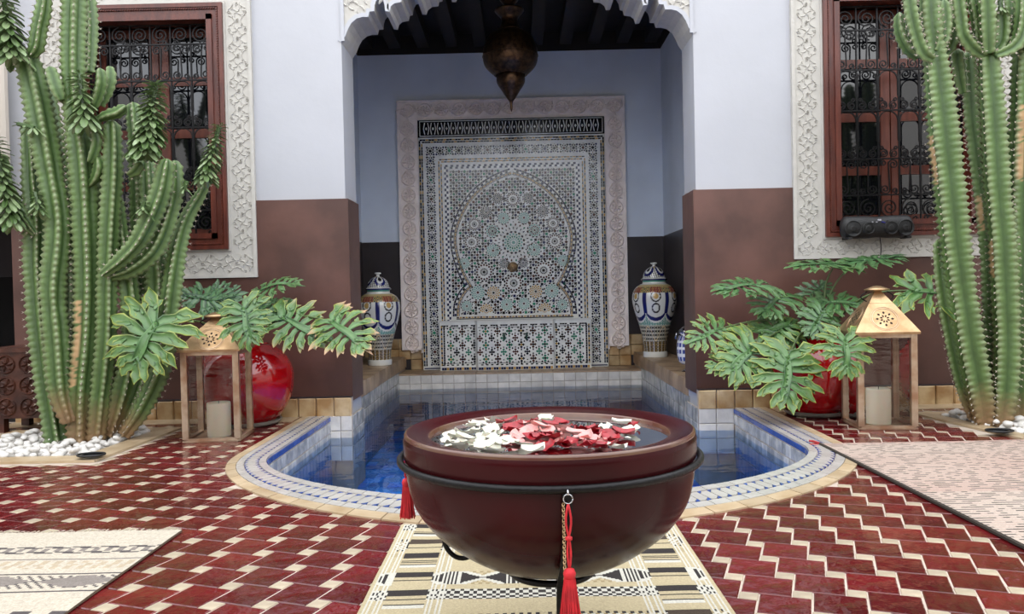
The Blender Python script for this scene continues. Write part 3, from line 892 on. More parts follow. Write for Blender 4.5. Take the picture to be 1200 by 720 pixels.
def make_window(name, rect, rows):
    x0, x1, z0, z1 = rect
    t = struct(name, ((x0 + x1) / 2, YW, z0))
    fw = 0.095; yf = YW - 0.035
    for (a, b, c, d, nm) in ((x0, z0, x1, z0 + fw, 'frame_rail'), (x0, z1 - fw, x1, z1, 'frame_rail'), (x0, z0 + fw, x0 + fw, z1 - fw, 'frame_stile'), (x1 - fw, z0 + fw, x1, z1 - fw, 'frame_stile')):
        m = MB(); m.box((a, yf, b), (c, YW + .14, d))
        o = m.build(nm, WOOD, t)
    # raised outer step and rope bead
    m = MB(); e = 0.026
    for (a, b, c, d) in ((x0, z0, x1, z0 + e), (x0, z1 - e, x1, z1), (x0, z0 + e, x0 + e, z1 - e), (x1 - e, z0 + e, x1, z1 - e)):
        m.box((a, yf - .014, b), (c, yf + .002, d))
    i2 = 0.072
    for (a, b, c, d) in ((x0 + i2, z0 + i2, x1 - i2, z0 + fw + .012), (x0 + i2, z1 - fw - .012, x1 - i2, z1 - i2), (x0 + i2, z0 + i2, x0 + fw + .012, z1 - i2), (x1 - fw - .012, z0 + i2, x1 - i2, z1 - i2)):
        m.box((a, yf + .008 - .02, b), (c, yf + .10, d))
    m.build('frame_moulding', WOOD, t)
    m = MB(); st = 0.016
    def bead(px, pz, vert):
        d = 0.35
        a = Vector((px, yf - .004, pz)); dx = Vector((0, 0, 1)) if vert else Vector((1, 0, 0)); dz = Vector((1, 0, 0)) if vert else Vector((0, 0, 1))
        m.tile(a, (dx + dz * .6).normalized(), (dz - dx * .6).normalized(), Vector((0, -1, 0)), .009, .0045, .008, .4)
    k = int((x1 - x0 - .07) / st)
    for i in range(k + 1):
        bead(x0 + .035 + i * st, z0 + .035, False); bead(x0 + .035 + i * st, z1 - .035, False)
    k = int((z1 - z0 - .07) / st)
    for i in range(k + 1):
        bead(x0 + .035, z0 + .035 + i * st, True); bead(x1 - .035, z0 + .035 + i * st, True)
    m.build('rope_bead', WOOD, t, kind='stuff')
    # inner casements
    ix0, ix1, iz0, iz1 = x0 + fw, x1 - fw, z0 + fw, z1 - fw
    yc = YW + 0.17
    xm = (ix0 + ix1) / 2
    for (xa, xb) in ((ix0, xm - .004), (xm + .004, ix1)):
        m = MB(); s = 0.06
        m.box((xa, yc, iz0), (xa + s, yc + .04, iz1)); m.box((xb - s, yc, iz0), (xb, yc + .04, iz1))
        zs = [iz0 + (iz1 - iz0) * q / 4 for q in range(5)]
        for q, zz in enumerate(zs):
            a = max(iz0, zz - s / 2); b = min(iz1, zz + s / 2)
            if q == 0: a, b = iz0, iz0 + s
            if q == 4: a, b = iz1 - s, iz1
            m.box((xa + s, yc + .003, a), (xb - s, yc + .037, b))
        csm = m.build('casement', WOODIN, t)
        for q in range(4):
            m = MB(); m.box((xa + s, yc + .015, zs[q] + .01), (xb - s, yc + .02, zs[q + 1] - .01)); m.build('pane', GLASSD, csm)
    m = MB(); m.box((ix0 - .1, YW + TW, iz0 - .1), (ix1 + .1, YW + TW + .02, iz1 + .1)); m.build('unlit_backdrop', DARK, t)  # near-black sheet, its colour standing in for the unlit space behind the casements
    # wrought iron grille
    yg = YW + 0.05
    g = MB(); W = ix1 - ix0; npan = 6
    for k in range(npan + 1):
        x = ix0 + .018 + (W - .036) * k / npan
        m = MB(); m.box((x - .005, yg - .005, iz0 - .01), (x + .005, yg + .005, iz1 - 0.01)); m.build('grille_bar', IRON, t)
    for (za, zb, ty) in rows:
        m = MB(); m.box((ix0 - .005, yg - .009, zb - .005), (ix1 + .005, yg + .003, zb + .005)); m.build('grille_rail', IRON, t)
    m = MB(); za = rows[-1][0]; m.box((ix0 - .005, yg - .009, za - .005), (ix1 + .005, yg + .003, za + .005)); m.build('grille_rail', IRON, t)
    cw = (W - .036) / npan
    for (za, zb, ty) in rows:
        m = MB(); H = zb - za
        for k in range(npan):
            xa = ix0 + .018 + cw * k; xc = xa + cw / 2; sg = 1 if k % 2 else -1
            if ty == 'C':      # large single spirals
                r = min(cw, H) * 0.44
                spiral(m, yg, xc, (za + zb) / 2, r, 2.1, PI / 2 * sg, sg)
                spiral(m, yg, xc + sg * r * .55, za + r * .25, r * .28, 1.2, 0, -sg)
            elif ty == 'S':
                r = min(cw, H) * 0.24
                s_scroll(m, yg, xc - sg * cw * .2, zb - r * 1.15, xc + sg * cw * .2, za + r * 1.15, r, sg)
                r2 = r * .62
                spiral(m, yg, xc + sg * cw * .26, zb - r2 * 1.3, r2, 1.4, PI * .5, -sg)
                spiral(m, yg, xc - sg * cw * .26, za + r2 * 1.3, r2, 1.4, -PI * .5, -sg)
            elif ty == 'A':    # arch with paired scrolls at its foot
                ra = cw * 0.46
                pts = [Vector((xc - ra, yg, za + H * .36))]
                for q in range(11):
                    a = PI - PI * q / 10; pts.append(Vector((xc + ra * math.cos(a), yg, zb - ra - .004 + ra * math.sin(a))))
                pts.append(Vector((xc + ra, yg, za + H * .36)))
                m.tube(pts, 0.0055, 4)
                r = cw * .2
                for s2 in (-1, 1):
                    spiral(m, yg, xc + s2 * cw * .24, za + r * 1.25, r, 1.7, PI / 2, s2)
                    spiral(m, yg, xc + s2 * cw * .24 + s2 * r * .5, za + r * 2.6, r * .45, 1.2, -PI / 2, -s2)
        m.build('grille_scroll', IRON, t)
    return t


def zy(y, x=1000): return P(x, y, YW + .05).z
iz0, iz1 = WIN[1][2] + .1, WIN[1][3] - .1
rr = [(zy(39), iz1 - .015, 'C'), (zy(85), zy(39), 'S'), (zy(132), zy(85), 'A'), (zy(188), zy(132), 'A'), (zy(230), zy(188), 'S'), (iz0 + .005, zy(230), 'C')]
make_window('window_2', WIN[1], rr)
zl = lambda y: P(215, y, YW + .05).z
rl = [(zl(53), WIN[0][3] - .11, 'C'), (zl(95), zl(53), 'S'), (zl(150), zl(95), 'A'), (zl(210), zl(150), 'A'), (zl(247), zl(210), 'S'), (WIN[0][2] + .105, zl(247), 'C')]
make_window('window_1', WIN[0], rl)

# ================================================================== FOUNTAIN
FCX = -0.042
ft = thing('wall_fountain', 'large zellige mosaic wall fountain panel at the back of the alcove', 'fountain', (FCX, YB, 0))
yF = YB - 0.075
O2 = lambda x, z, y=yF: Vector((FCX + x, y, z))


class Mos:
    """collects small proud tiles on the plane y"""
    def __init__(self, y=yF): self.m = MB(); self.y = y

    def poly(self, pts, mi, h=0.0022):
        a = 0
        for i in range(len(pts)):
            x0, z0 = pts[i]; x1, z1 = pts[(i + 1) % len(pts)]; a += x0 * z1 - x1 * z0
        if a < 0: pts = pts[::-1]
        self.m.m = mi
        n = len(pts); i = len(self.m.v)
        for x, z in pts: self.m.vert((FCX + x, self.y, z))
        for x, z in pts: self.m.vert((FCX + x, self.y - h, z))
        self.m.face([i + n + k for k in range(n)])
        for k in range(n): self.m.face([i + k, i + (k + 1) % n, i + n + (k + 1) % n, i + n + k])

    def rect(self, x0, z0, x1, z1, mi): self.poly([(x0, z0), (x1, z0), (x1, z1), (x0, z1)], mi)

    def dia(self, x, z, a, b, ang, mi):
        c, s = math.cos(ang), math.sin(ang)
        self.poly([(x + a * c, z + a * s), (x - b * s, z + b * c), (x - a * c, z - a * s), (x + b * s, z - b * c)], mi)

    def star(self, x, z, R, r, n, mi, a0=0.0):
        self.poly([(x + (R if k % 2 == 0 else r) * math.cos(a0 + PI * k / n), z + (R if k % 2 == 0 else r) * math.sin(a0 + PI * k / n)) for k in range(2 * n)], mi)

    def rosette(self, x, z, R, n, cols, zmin=-9, core=zK):
        """concentric rings of kite tiles"""
        def dd(r, a, la, lb, mi):
            zz = z + r * math.sin(a)
            if zz - la < zmin: return
            self.dia(x + r * math.cos(a), zz, la, lb, a, mi)
        self.star(x, z, R * .2, R * .12, n // 2, core)
        rings = [(0.31, .075, .05, cols[0]), (0.50, .10, .075, cols[1]), (0.70, .10, .09, cols[2]), (0.90, .09, .075, cols[3])]
        for q, (rr_, la, lb, mi) in enumerate(rings):
            w_ = min(lb * 1.9, PI * rr_ / n * .88)
            for k in range(n): dd(R * rr_, 2 * PI * (k + (.5 if q % 2 else 0)) / n, R * la * 1.25, R * w_, mi)


m = MB(); m.box((FCX - .955, yF, 2.385), (FCX + .955, YB, 2.575)); m.box((FCX - .95, yF, 0.012), (FCX + .95, YB, 2.385)); m.build('mosaic_bed', ZW, ft)
# top frieze
q = Mos(); q.rect(-.953, 2.392, .953, 2.57, zK); q.m.build('frieze_ground', ZS, ft)
q = Mos(yF - .0022)
for z_ in (2.404, 2.553): q.rect(-.935, z_, .935, z_ + .007, zW)
for x_ in (-.935, .928): q.rect(x_, 2.404, x_ + .007, 2.56, zW)
k = 26
for i in range(k):
    x = -.90 + 1.80 * (i + .5) / k; wd = 1.8 / k
    q.dia(x, 2.482, .018, .012, PI / 2, zW)
    for s in (-1, 1):
        q.poly([(x + s * wd * .16, 2.423), (x + s * wd * .30, 2.423), (x + s * wd * .46, 2.482), (x + s * wd * .34, 2.482)], zW)
        q.poly([(x + s * wd * .16, 2.541), (x + s * wd * .30, 2.541), (x + s * wd * .46, 2.482), (x + s * wd * .34, 2.482)], zW)
q.m.build('frieze_tile', ZS, ft, kind='stuff')

# outer border lines + rosette band
q = Mos()
zt, zb_ = 2.375, 0.05
def frame_line(q, hx, ztop, wd, cols, seg, zbot=zb_):
    n = int((ztop - zbot) / seg)
    for s in (-1, 1):
        for i in range(n):
            a = zbot + i * seg
            q.rect(s * hx - wd / 2, a + .001, s * hx + wd / 2, a + seg - .001, cols[i % len(cols)])
    n = int(2 * hx / seg)
    for i in range(n):
        a = -hx + i * (2 * hx / n)
        q.rect(a + .001, ztop - wd / 2, a + 2 * hx / n - .001, ztop + wd / 2, cols[i % len(cols)])
frame_line(q, .937, 2.367, .016, (zK, zK, zO), .03)
frame_line(q, .915, 2.345, .014, (zK, zK, zK, zO), .03)
frame_line(q, .745, 2.165, .013, (zK, zO), .03)
frame_line(q, .722, 2.142, .012, (zO, zK), .03)
frame_line(q, .683, 2.100, .020, (zN, zW), .028)
frame_line(q, .663, 2.080, .020, (zW, zN), .028)
# band of 8-point rosettes
cols = (zK, zB, zK, zG, zK, zN, zK, zB)
def band_cell(q, x, z, s, i):
    q.star(x, z, s * .20, s * .13, 8, cols[i % 8])
    for k in range(8):
        a = PI / 4 * k + PI / 8
        q.dia(x + s * .31 * math.cos(a), z + s * .31 * math.sin(a), s * .115, s * .10, a, (zK, zK, cols[i % 8], zK)[k % 4])
    for k in range(4):
        a = PI / 4 + PI / 2 * k
        q.dia(x + s * .50 * math.cos(a), z + s * .50 * math.sin(a), s * .13, s * .13, 0, zK if i % 2 else zN)
        q.dia(x + s * .46 * math.cos(a + PI / 4), z + s * .46 * math.sin(a + PI / 4), s * .05, s * .05, 0, zO if i % 3 == 0 else zK)
cs = 0.098; nb = int((2.30 - .09) / cs)
for i in range(nb + 1):
    for s in (-1, 1): band_cell(q, s * .83, .10 + (2.255 - .10) * i / nb, cs, i)
nb2 = 17
for i in range(1, nb2): band_cell(q, -.83 + 1.66 * i / nb2, 2.255, cs, i + 1)
q.rect(-.94, .022, .94, .034, zN)
q.m.build('border_tile', ZS, ft, kind='stuff')

# arch outline half widths
AH = [(.560, .56), (.560, .60), (.545, .69), (.49, .79), (.415, .857), (.49, .99), (.545, 1.15), (.572, 1.30), (.565, 1.42), (.52, 1.55), (.44, 1.70), (.33, 1.82), (.20, 1.91), (.09, 1.96), (0, 1.99)]
AHs = smooth_path([(a, b, 0) for a, b in AH[:5]], .012) + smooth_path([(a, b, 0) for a, b in AH[4:]], .012)[1:]
AHs = [(a, b) for a, b, _ in AHs]
field = [(-a, b) for a, b in AHs] + [(a, b) for a, b in reversed(AHs)]
def off_curve(d):
    out = []
    for i, (a, b) in enumerate(AHs):
        p = AHs[max(i - 2, 0)]; n = AHs[min(i + 2, len(AHs) - 1)]
        t = Vector((n[0] - p[0], n[1] - p[1])).normalized()
        out.append((a + t.y * d, b - t.x * d * 1.0) if True else None)
    return out
def curve_band(q, d, wd, cols, step):
    pts = off_curve(d); L = 0; acc = []
    rs = resample(pts, max(4, int(sum(math.dist(a, b) for a, b in zip(pts, pts[1:])) / step)))
    for i in range(len(rs) - 1):
        a, b = Vector(rs[i]), Vector(rs[i + 1])
        if (b - a).length < 1e-5 or a.x < 0 and b.x < 0: continue
        t = (b - a).normalized(); n = Vector((t.y, -t.x)) * wd / 2; g = t * .001
        if a.y < .55: continue
        mp_ = (a + b) / 2
        if min((mp_.x - e[0]) ** 2 + (mp_.y - e[1]) ** 2 for e in AHs) < (d * .93) ** 2: continue
        for s in (-1, 1):
            q.poly([(s * (p.x), p.y) for p in (a + g - n, b - g - n, b - g + n, a + g + n)], cols[i % len(cols)])
q = Mos()
curve_band(q, .010, .006, (zK, zK), .03)
curve_band(q, .023, .013, (zO, zO, zB), .014)
curve_band(q, .035, .006, (zK, zK), .03)
curve_band(q, .049, .018, (zN, zW, zK, zW), .028)
curve_band(q, .068, .016, (zN, zK), .028)
q.rect(-.60, .525, .60, .535, zK)
for i in range(40): q.rect(-.60 + i * .03 + .002, .538, -.60 + i * .03 + .026, .552, zO if i % 2 else zB)
q.m.build('arch_tile', ZS, ft, kind='stuff')

# rosettes of the field (pixel centre, radius px, kind)
kinds = {'k': (16, (zK, zW, zB, zK)), 't': (12, (zT, zT, zT, zK)), 'g': (12, (zO, zO, zO, zK)), 'b': (12, (zB, zK, zK, zB)), 'T': (12, (zG, zK, zT, zK))}
ros = [(601.8, 284.4, 25, 'M'), (552.7, 284, 10, 'k'), (650, 283, 10, 'k'), (567.3, 319, 12, 'k'), (637, 317, 12, 'k'), (602, 332, 12, 'k'), (577.8, 293.8, 9, 't'), (626, 293, 9, 't'),
       (544, 309, 8, 't'), (660, 305.5, 8, 't'), (560, 343, 10, 't'), (646.7, 341, 10, 't'), (578.4, 343.3, 9.5, 'g'), (627.8, 341.8, 9.5, 'g'), (593.8, 357, 8.5, 't'), (614, 356, 8.5, 't'),
       (570, 364, 9.5, 'g'), (638.4, 363, 9.5, 'g'), (547, 359, 7.5, 't'), (659, 357, 7.5, 't'), (591, 309, 6.5, 'b'), (613, 308, 6.5, 'b'), (577, 271, 9, 'T'), (626.5, 270, 9, 'T'), (590, 256, 8, 't'), (614, 255.5, 8, 't'),
       (569.6, 249, 8, 'b'), (636, 248, 8, 'b'), (601, 234, 9, 'k'), (583, 233, 7, 'b'), (619, 232.5, 7, 'b'), (556, 263, 8, 'k'), (648, 262, 8, 'k')]
q = Mos(); taken = []
px2 = (YB - .08) / F
for x, y, r, kd in ros:
    p = P(x, y, YB - .08); cx, cz, R = p.x - FCX, p.z, r * px2
    taken.append((cx, cz, R))
    if kd == 'M':
        q.rosette(cx, cz, R * .55, 16, (zT, zG, zT, zK), core=zT)
        for k in range(24):
            a = 2 * PI * k / 24
            q.dia(cx + R * .68 * math.cos(a), cz + R * .68 * math.sin(a), R * .07, R * .03, a, zK)
            q.dia(cx + R * .84 * math.cos(a + .13), cz + R * .84 * math.sin(a + .13), R * .07, R * .045, a, zB if k % 3 else zG)
            q.dia(cx + R * .97 * math.cos(a), cz + R * .97 * math.sin(a), R * .04, R * .03, a, zK)
    else:
        n, cc = kinds[kd]; q.rosette(cx, cz, R, n, cc, zmin=.575, core=zK if kd != 't' else zB)
q.m.build('rosette_tile', ZS, ft, kind='stuff')
# small tiles filling field and spandrels
q = Mos(); pitch = .0300
outerc = off_curve(.082)
opoly = [(-a, b) for a, b in outerc] + [(a, b) for a, b in reversed(outerc)]
ipoly = [(-a, b) for a, b in off_curve(-.012)] + [(a, b) for a, b in reversed(off_curve(-.012))]
nx = 24
for i in range(-nx, nx + 1):
    for j in range(0, 54):
        x = i * pitch * .95; z = .585 + j * pitch * .95
        if abs(x) > .638 or z > 2.06: continue
        inn = inside(x, z, ipoly)
        if not inn:
            if inside(x, z, opoly): continue
            if z < .6 and abs(x) < .66: pass
        if inn and any(math.hypot(x - a, z - b) < R + .006 for a, b, R in taken): continue
        hh = (i * 7 + j * 13) % 12
        if (i + j) % 2 == 0:
            mi = (zK, zK, zB, zK, zG, zK, zN, zK, zK, zT, zK, zO)[hh]
            q.star(x, z, .0185, .0130, 4, mi, 0 if (i % 2) else PI / 4)
        else:
            q.dia(x, z, .0125, .0085, PI / 4 * (1 if hh % 2 else -1), zK if hh % 3 else zN)
            q.dia(x + .0095, z + .0095, .004, .004, 0, zB)
q.m.build('field_tile', ZS, ft, kind='stuff')

# basin front (bench) with a slightly proud middle bay
yb0 = YB - .22
prof = [(-.765, yb0 + .03), (-.405, yb0 + .03), (-.38, yb0 - .01), (.38, yb0 - .01), (.405, yb0 + .03), (.765, yb0 + .03)]
m = MB()
base = [(FCX + x, y, .012) for x, y in prof] + [(FCX + .765, YB - .04, .012), (FCX - .765, YB - .04, .012)]
m.prism(base, (0, 0, .488)); m.build('basin', ZW, ft)
m = MB(); base = [(FCX + x * 1.01, y - .006, .50) for x, y in prof] + [(FCX + .772, YB - .04, .50), (FCX - .772, YB - .04, .50)]
m.prism(base, (0, 0, .016)); m.build('basin_coping', M('white_marble', (220, 218, 212), .25), ft)
def bench_y(x): return yb0 - .01 if abs(x) < .38 else yb0 + .03
class Mos2(Mos):
    def poly(self, pts, mi, h=0.0022):
        self.y = bench_y(sum(p[0] for p in pts) / len(pts)); Mos.poly(self, pts, mi, h)
q = Mos2(0)
for z_, wd, cc in ((.465, .014, (zK, zK, zK, zW)), (.445, .005, (zK,)), (.085, .005, (zK,)), (.068, .012, (zK, zW)), (.030, .026, (zN, zN, zO))):
    st = .025
    for i in range(60):
        a = -.75 + i * st
        q.rect(a + .001, z_ - wd / 2, a + st - .001, z_ + wd / 2, cc[i % len(cc)])
for x_ in (-.745, -.72, .72, .745):
    for i in range(17): q.rect(x_ - .008, .06 + i * .024, x_ + .008, .06 + i * .024 + .022, zK if i % 2 or abs(x_) < .73 else zO)
gc = (zB, zG, zK, zK, zG, zB, zK, zG)
for i in range(12):
    x = -.655 + i * .119; c1 = (zG, zB, zK, zG, zB, zG, zK, zB, zG, zK, zB, zG)[i]
    for r, z_ in enumerate((.405, .265, .125)):
        for (dx, dz) in ((0, 0), (.02, 0), (-.02, 0), (0, .024), (0, -.024)): q.dia(x + dx, z_ + dz, .015, .015, 0, c1 if (dx or dz) else zO if i % 3 == 0 else zK)
        q.rect(x - .006, z_ + .04, x + .006, z_ + .058, zK); q.rect(x - .006, z_ - .058, x + .006, z_ - .04, zK)
        for s in (-1, 1): q.dia(x + s * .030, z_ + .034, .012, .009, PI / 2, zK); q.dia(x + s * .030, z_ - .034, .012, .009, PI / 2, zK)
    if i < 11:
        x += .0595; c2 = (zK, zG, zB)[i % 3]
        for z_ in (.335, .195):
            for (dx, dz) in ((0, 0), (.019, 0), (-.019, 0), (0, .022), (0, -.022)): q.dia(x + dx, z_ + dz, .014, .014, 0, c2)
            q.rect(x - .005, z_ + .038, x + .005, z_ + .054, zK)
        q.dia(x, .415, .008, .008, 0, zK); q.dia(x, .115, .008, .008, 0, zK)
q.m.build('basin_tile', ZS, ft, kind='stuff')
# brass spout in the middle and two green taps
p = P(601, 313, yF)
m = MB(); m.lathe([(.0, 0), (.05, 0), (.052, .012), (.036, .022), (.02, .03), (0, .034)], (0, 0, 0), 24)
for k, v in enumerate(m.v): m.v[k] = (p.x + v[0], yF - v[2], p.z + v[1])
sp = m.build('spout', BRASS, ft, smooth=True)
m = MB(); m.tube([(p.x, yF - .02, p.z - .01), (p.x, yF - .07, p.z - .005), (p.x, yF - .085, p.z - .03)], .009, 8); m.build('spout_nozzle', BRASS, sp, smooth=True)
GT = M('green_tap', (24, 70, 58), .3)
for x in (591, 617):
    p = P(x, 395, yb0 - .03)
    m = MB(); m.tube([(p.x, yb0 - .008, p.z + .01), (p.x, yb0 - .05, p.z + .008), (p.x, yb0 - .058, p.z - .03)], [.012, .011, .008], 8)
    m.tube([(p.x - .018, yb0 - .03, p.z + .03), (p.x + .018, yb0 - .03, p.z + .036)], .007, 6); m.tube([(p.x, yb0 - .03, p.z + .01), (p.x, yb0 - .03, p.z + .034)], .005, 6)
    m.build('tap', GT, ft, smooth=True)

# ================================================================== VASES
def vase(px, py, d, h, label, rot):
    b = P(px, py, d); z0 = 0.152
    t = thing('lidded_vase', label, 'vase', (b.x, d, z0), 'painted ceramic vases on the alcove ledges')
    s = h / 0.87
    body = [(.105, 0), (.112, .004), (.112, .05), (.104, .056), (.108, .12), (.125, .22), (.155, .33), (.185, .43), (.203, .51), (.205, .56), (.195, .61), (.17, .65), (.135, .675), (.112, .685), (.108, .70), (.11, .72)]
    body = smooth_path([(r * s, z * s, 0) for r, z in body], .0042)
    prof = [(r, z) for r, z, _ in body]
    W_, N_, BR, GR, RD, OC = C8(224, 222, 214), C8(30, 32, 92), C8(50, 44, 40), C8(84, 148, 130), C8(130, 62, 60), C8(196, 160, 96)
    def cf(an, _, z):
        u = ((an + rot) / (2 * PI) * 6) % 1.0; v = z / s
        a = abs(u - .5) * 2
        chk = math.sin(an * 60) * math.sin(v * 240)
        if v < .052: return W_
        if v < .15:
            c = abs((u * 3) % 1 - .5) * 2
            return W_ if c > .86 else (OC if chk > .35 else BR)
        lat = abs(((u + v * 2.2) * 1) % 1 - .5), abs(((u - v * 2.2)) % 1 - .5)
        if v < .30:
            e = .5 + .5 * math.cos(u * 2 * PI)
            if abs(v - (.16 + .13 * e)) < .007: return C8(214, 190, 150)
            return BR if (math.sin(an * 48 + v * 90) * math.sin(an * 48 - v * 90)) > 0 else C8(196, 190, 170)
        e = .33 + .06 * abs(math.cos(u * PI)) ** 0.7 + .03 * (1 - a)
        sw = .34 + .085 * (1 - math.sqrt(max(0, 1 - (a) ** 2)))
        if v < sw - .018: return GR if chk < .2 else W_
        if v < sw: return W_
        if v < sw + .035: return N_
        if v < .60:
            if a > .80: return N_
            if a > .73: return W_
            ee = math.hypot((u - .5) * 3.2, (v - .46) * 13)
            if .42 < ee < .62: return BR
            ef = math.hypot((u - .5) * 2.2, (v - .57) * 9)
            if ef < .5: return OC if ef < .25 else (W_ if ef < .38 else BR)
            return W_
        if v < .655: return RD if (a < .55 and chk < .5) else (OC if chk > 0 else C8(70, 90, 80))
        if v < .675: return C8(190, 170, 120)
        if v < .70: return W_
        return GR
    m = MB(); m.lathe(prof, (b.x, d, z0), 160, cf); m.build('body', PAINT, t, smooth=True)
    lid = smooth_path([(r * s, z * s, 0) for r, z in [(.118, .715), (.122, .722), (.118, .73), (.104, .74), (.098, .77), (.085, .80), (.06, .825), (.03, .84), (.016, .846), (.016, .86), (.03, .868), (.028, .878), (.0, .882)]], .004)
    def cl(an, _, z):
        u = ((an + rot) / (2 * PI) * 4) % 1.0; v = z / s; a = abs(u - .5) * 2
        if v < .738: return W_ if v > .728 else N_
        if v > .842: return W_
        e = math.hypot((u - .5) * 2.2, (v - .815) * 14)
        if e < .55: return W_ if e > .3 else BR
        if e < .9: return N_
        if v > .832: return OC
        return W_ if math.sin(an * 30 + v * 100) > -.2 else BR
    m = MB(); m.lathe([(r, z) for r, z, _ in lid], (b.x, d, z0), 96, cl); m.build('lid', PAINT, t, smooth=True)
    return t
vase(445, 428, 7.35, .84, 'blue and white painted lidded vase on the left ledge beside the fountain', .4)
vase(768, 418, 7.62, .885, 'blue and white painted lidded vase on the right ledge beside the fountain', .1)
# small jar with a metal tap just behind the right pier
b = Vector((1.30, 6.2, .152))
t = thing('tapped_urn', 'small blue and white urn with metal tap half hidden behind the right pier', 'urn', b)
W_, N_ = C8(220, 220, 222), C8(40, 56, 130)
m = MB(); pr = smooth_path([(.05, .06, 0), (.075, .09, 0), (.085, .16, 0), (.08, .24, 0), (.06, .29, 0), (.065, .31, 0)], .006)
m.lathe([(r, z) for r, z, _ in pr], b, 48, lambda an, _, z: N_ if math.sin(an * 8 + z * 60) * math.sin(an * 8 - z * 60) > .1 else W_); m.build('body', PAINT, t, smooth=True)
m = MB(); m.lathe([(.05, 0), (.055, .006), (.02, .025), (.018, .05), (.045, .062)], b, 24); m.build('foot', CHROME, t, smooth=True)
m = MB(); m.lathe([(.067, .31), (.066, .32), (.04, .345), (.012, .36), (.012, .38), (0, .385)], b, 24); m.build('lid', CHROME, t, smooth=True)
m = MB(); m.tube([(b.x - .05, b.y - .05, b.z + .28), (b.x - .10, b.y - .06, b.z + .30), (b.x - .105, b.y - .06, b.z + .26)], .008, 8); m.build('tap', CHROME, t, smooth=True)

# ================================================================== HANGING LAMP
lx, ly = P(598, 70, 6.9).x, 6.9
zc = lambda y: P(598, y, ly).z
t = thing('hanging_lantern', 'dark pierced bronze lantern hanging from the alcove ceiling', 'lantern', (lx, ly, 3.16))
R = 31 * 6.9 / F
m = MB()
prof = smooth_path([(r * 6.9 / F, zc(y), 0) for r, y in ((9, 12), (17, 14), (15, 18), (10, 24), (10, 30), (14, 38), (24, 44), (30, 55), (32, 67), (30, 78), (22, 87), (17, 90))], .012)
m.lathe([(r, z) for r, z, _ in reversed(prof)], (lx, ly, 0), 48); m.build('lamp_body', BRONZE, t, smooth=True)
m = MB(); prof = smooth_path([(r * 6.9 / F, zc(y), 0) for r, y in ((15, 88), (16.5, 92), (16, 99), (11, 107), (6, 115), (2, 121), (1.5, 128), (.5, 132))], .008)
m.lathe([(r, z) for r, z, _ in reversed(prof)], (lx, ly, 0), 32); m.build('finial', BRONZE, t, smooth=True)
m = MB()
for yy, rr_ in ((38, 15), (89, 19), (68, 32)):
    pts = [(lx + rr_ * 6.9 / F * math.cos(a * PI / 16), ly + rr_ * 6.9 / F * math.sin(a * PI / 16), zc(yy)) for a in range(33)]
    m.tube(pts, .005, 6)
m.build('band', BRONZE, t, smooth=True)
m = MB(); m.tube([(lx, ly, zc(14)), (lx, ly, 3.33)], .012, 8); m.lathe([(.02, 3.22), (.08, 3.29), (.09, 3.33), (0.0, 3.332)], (lx, ly, 0), 24); m.build('suspension_rod', BRONZE, t)

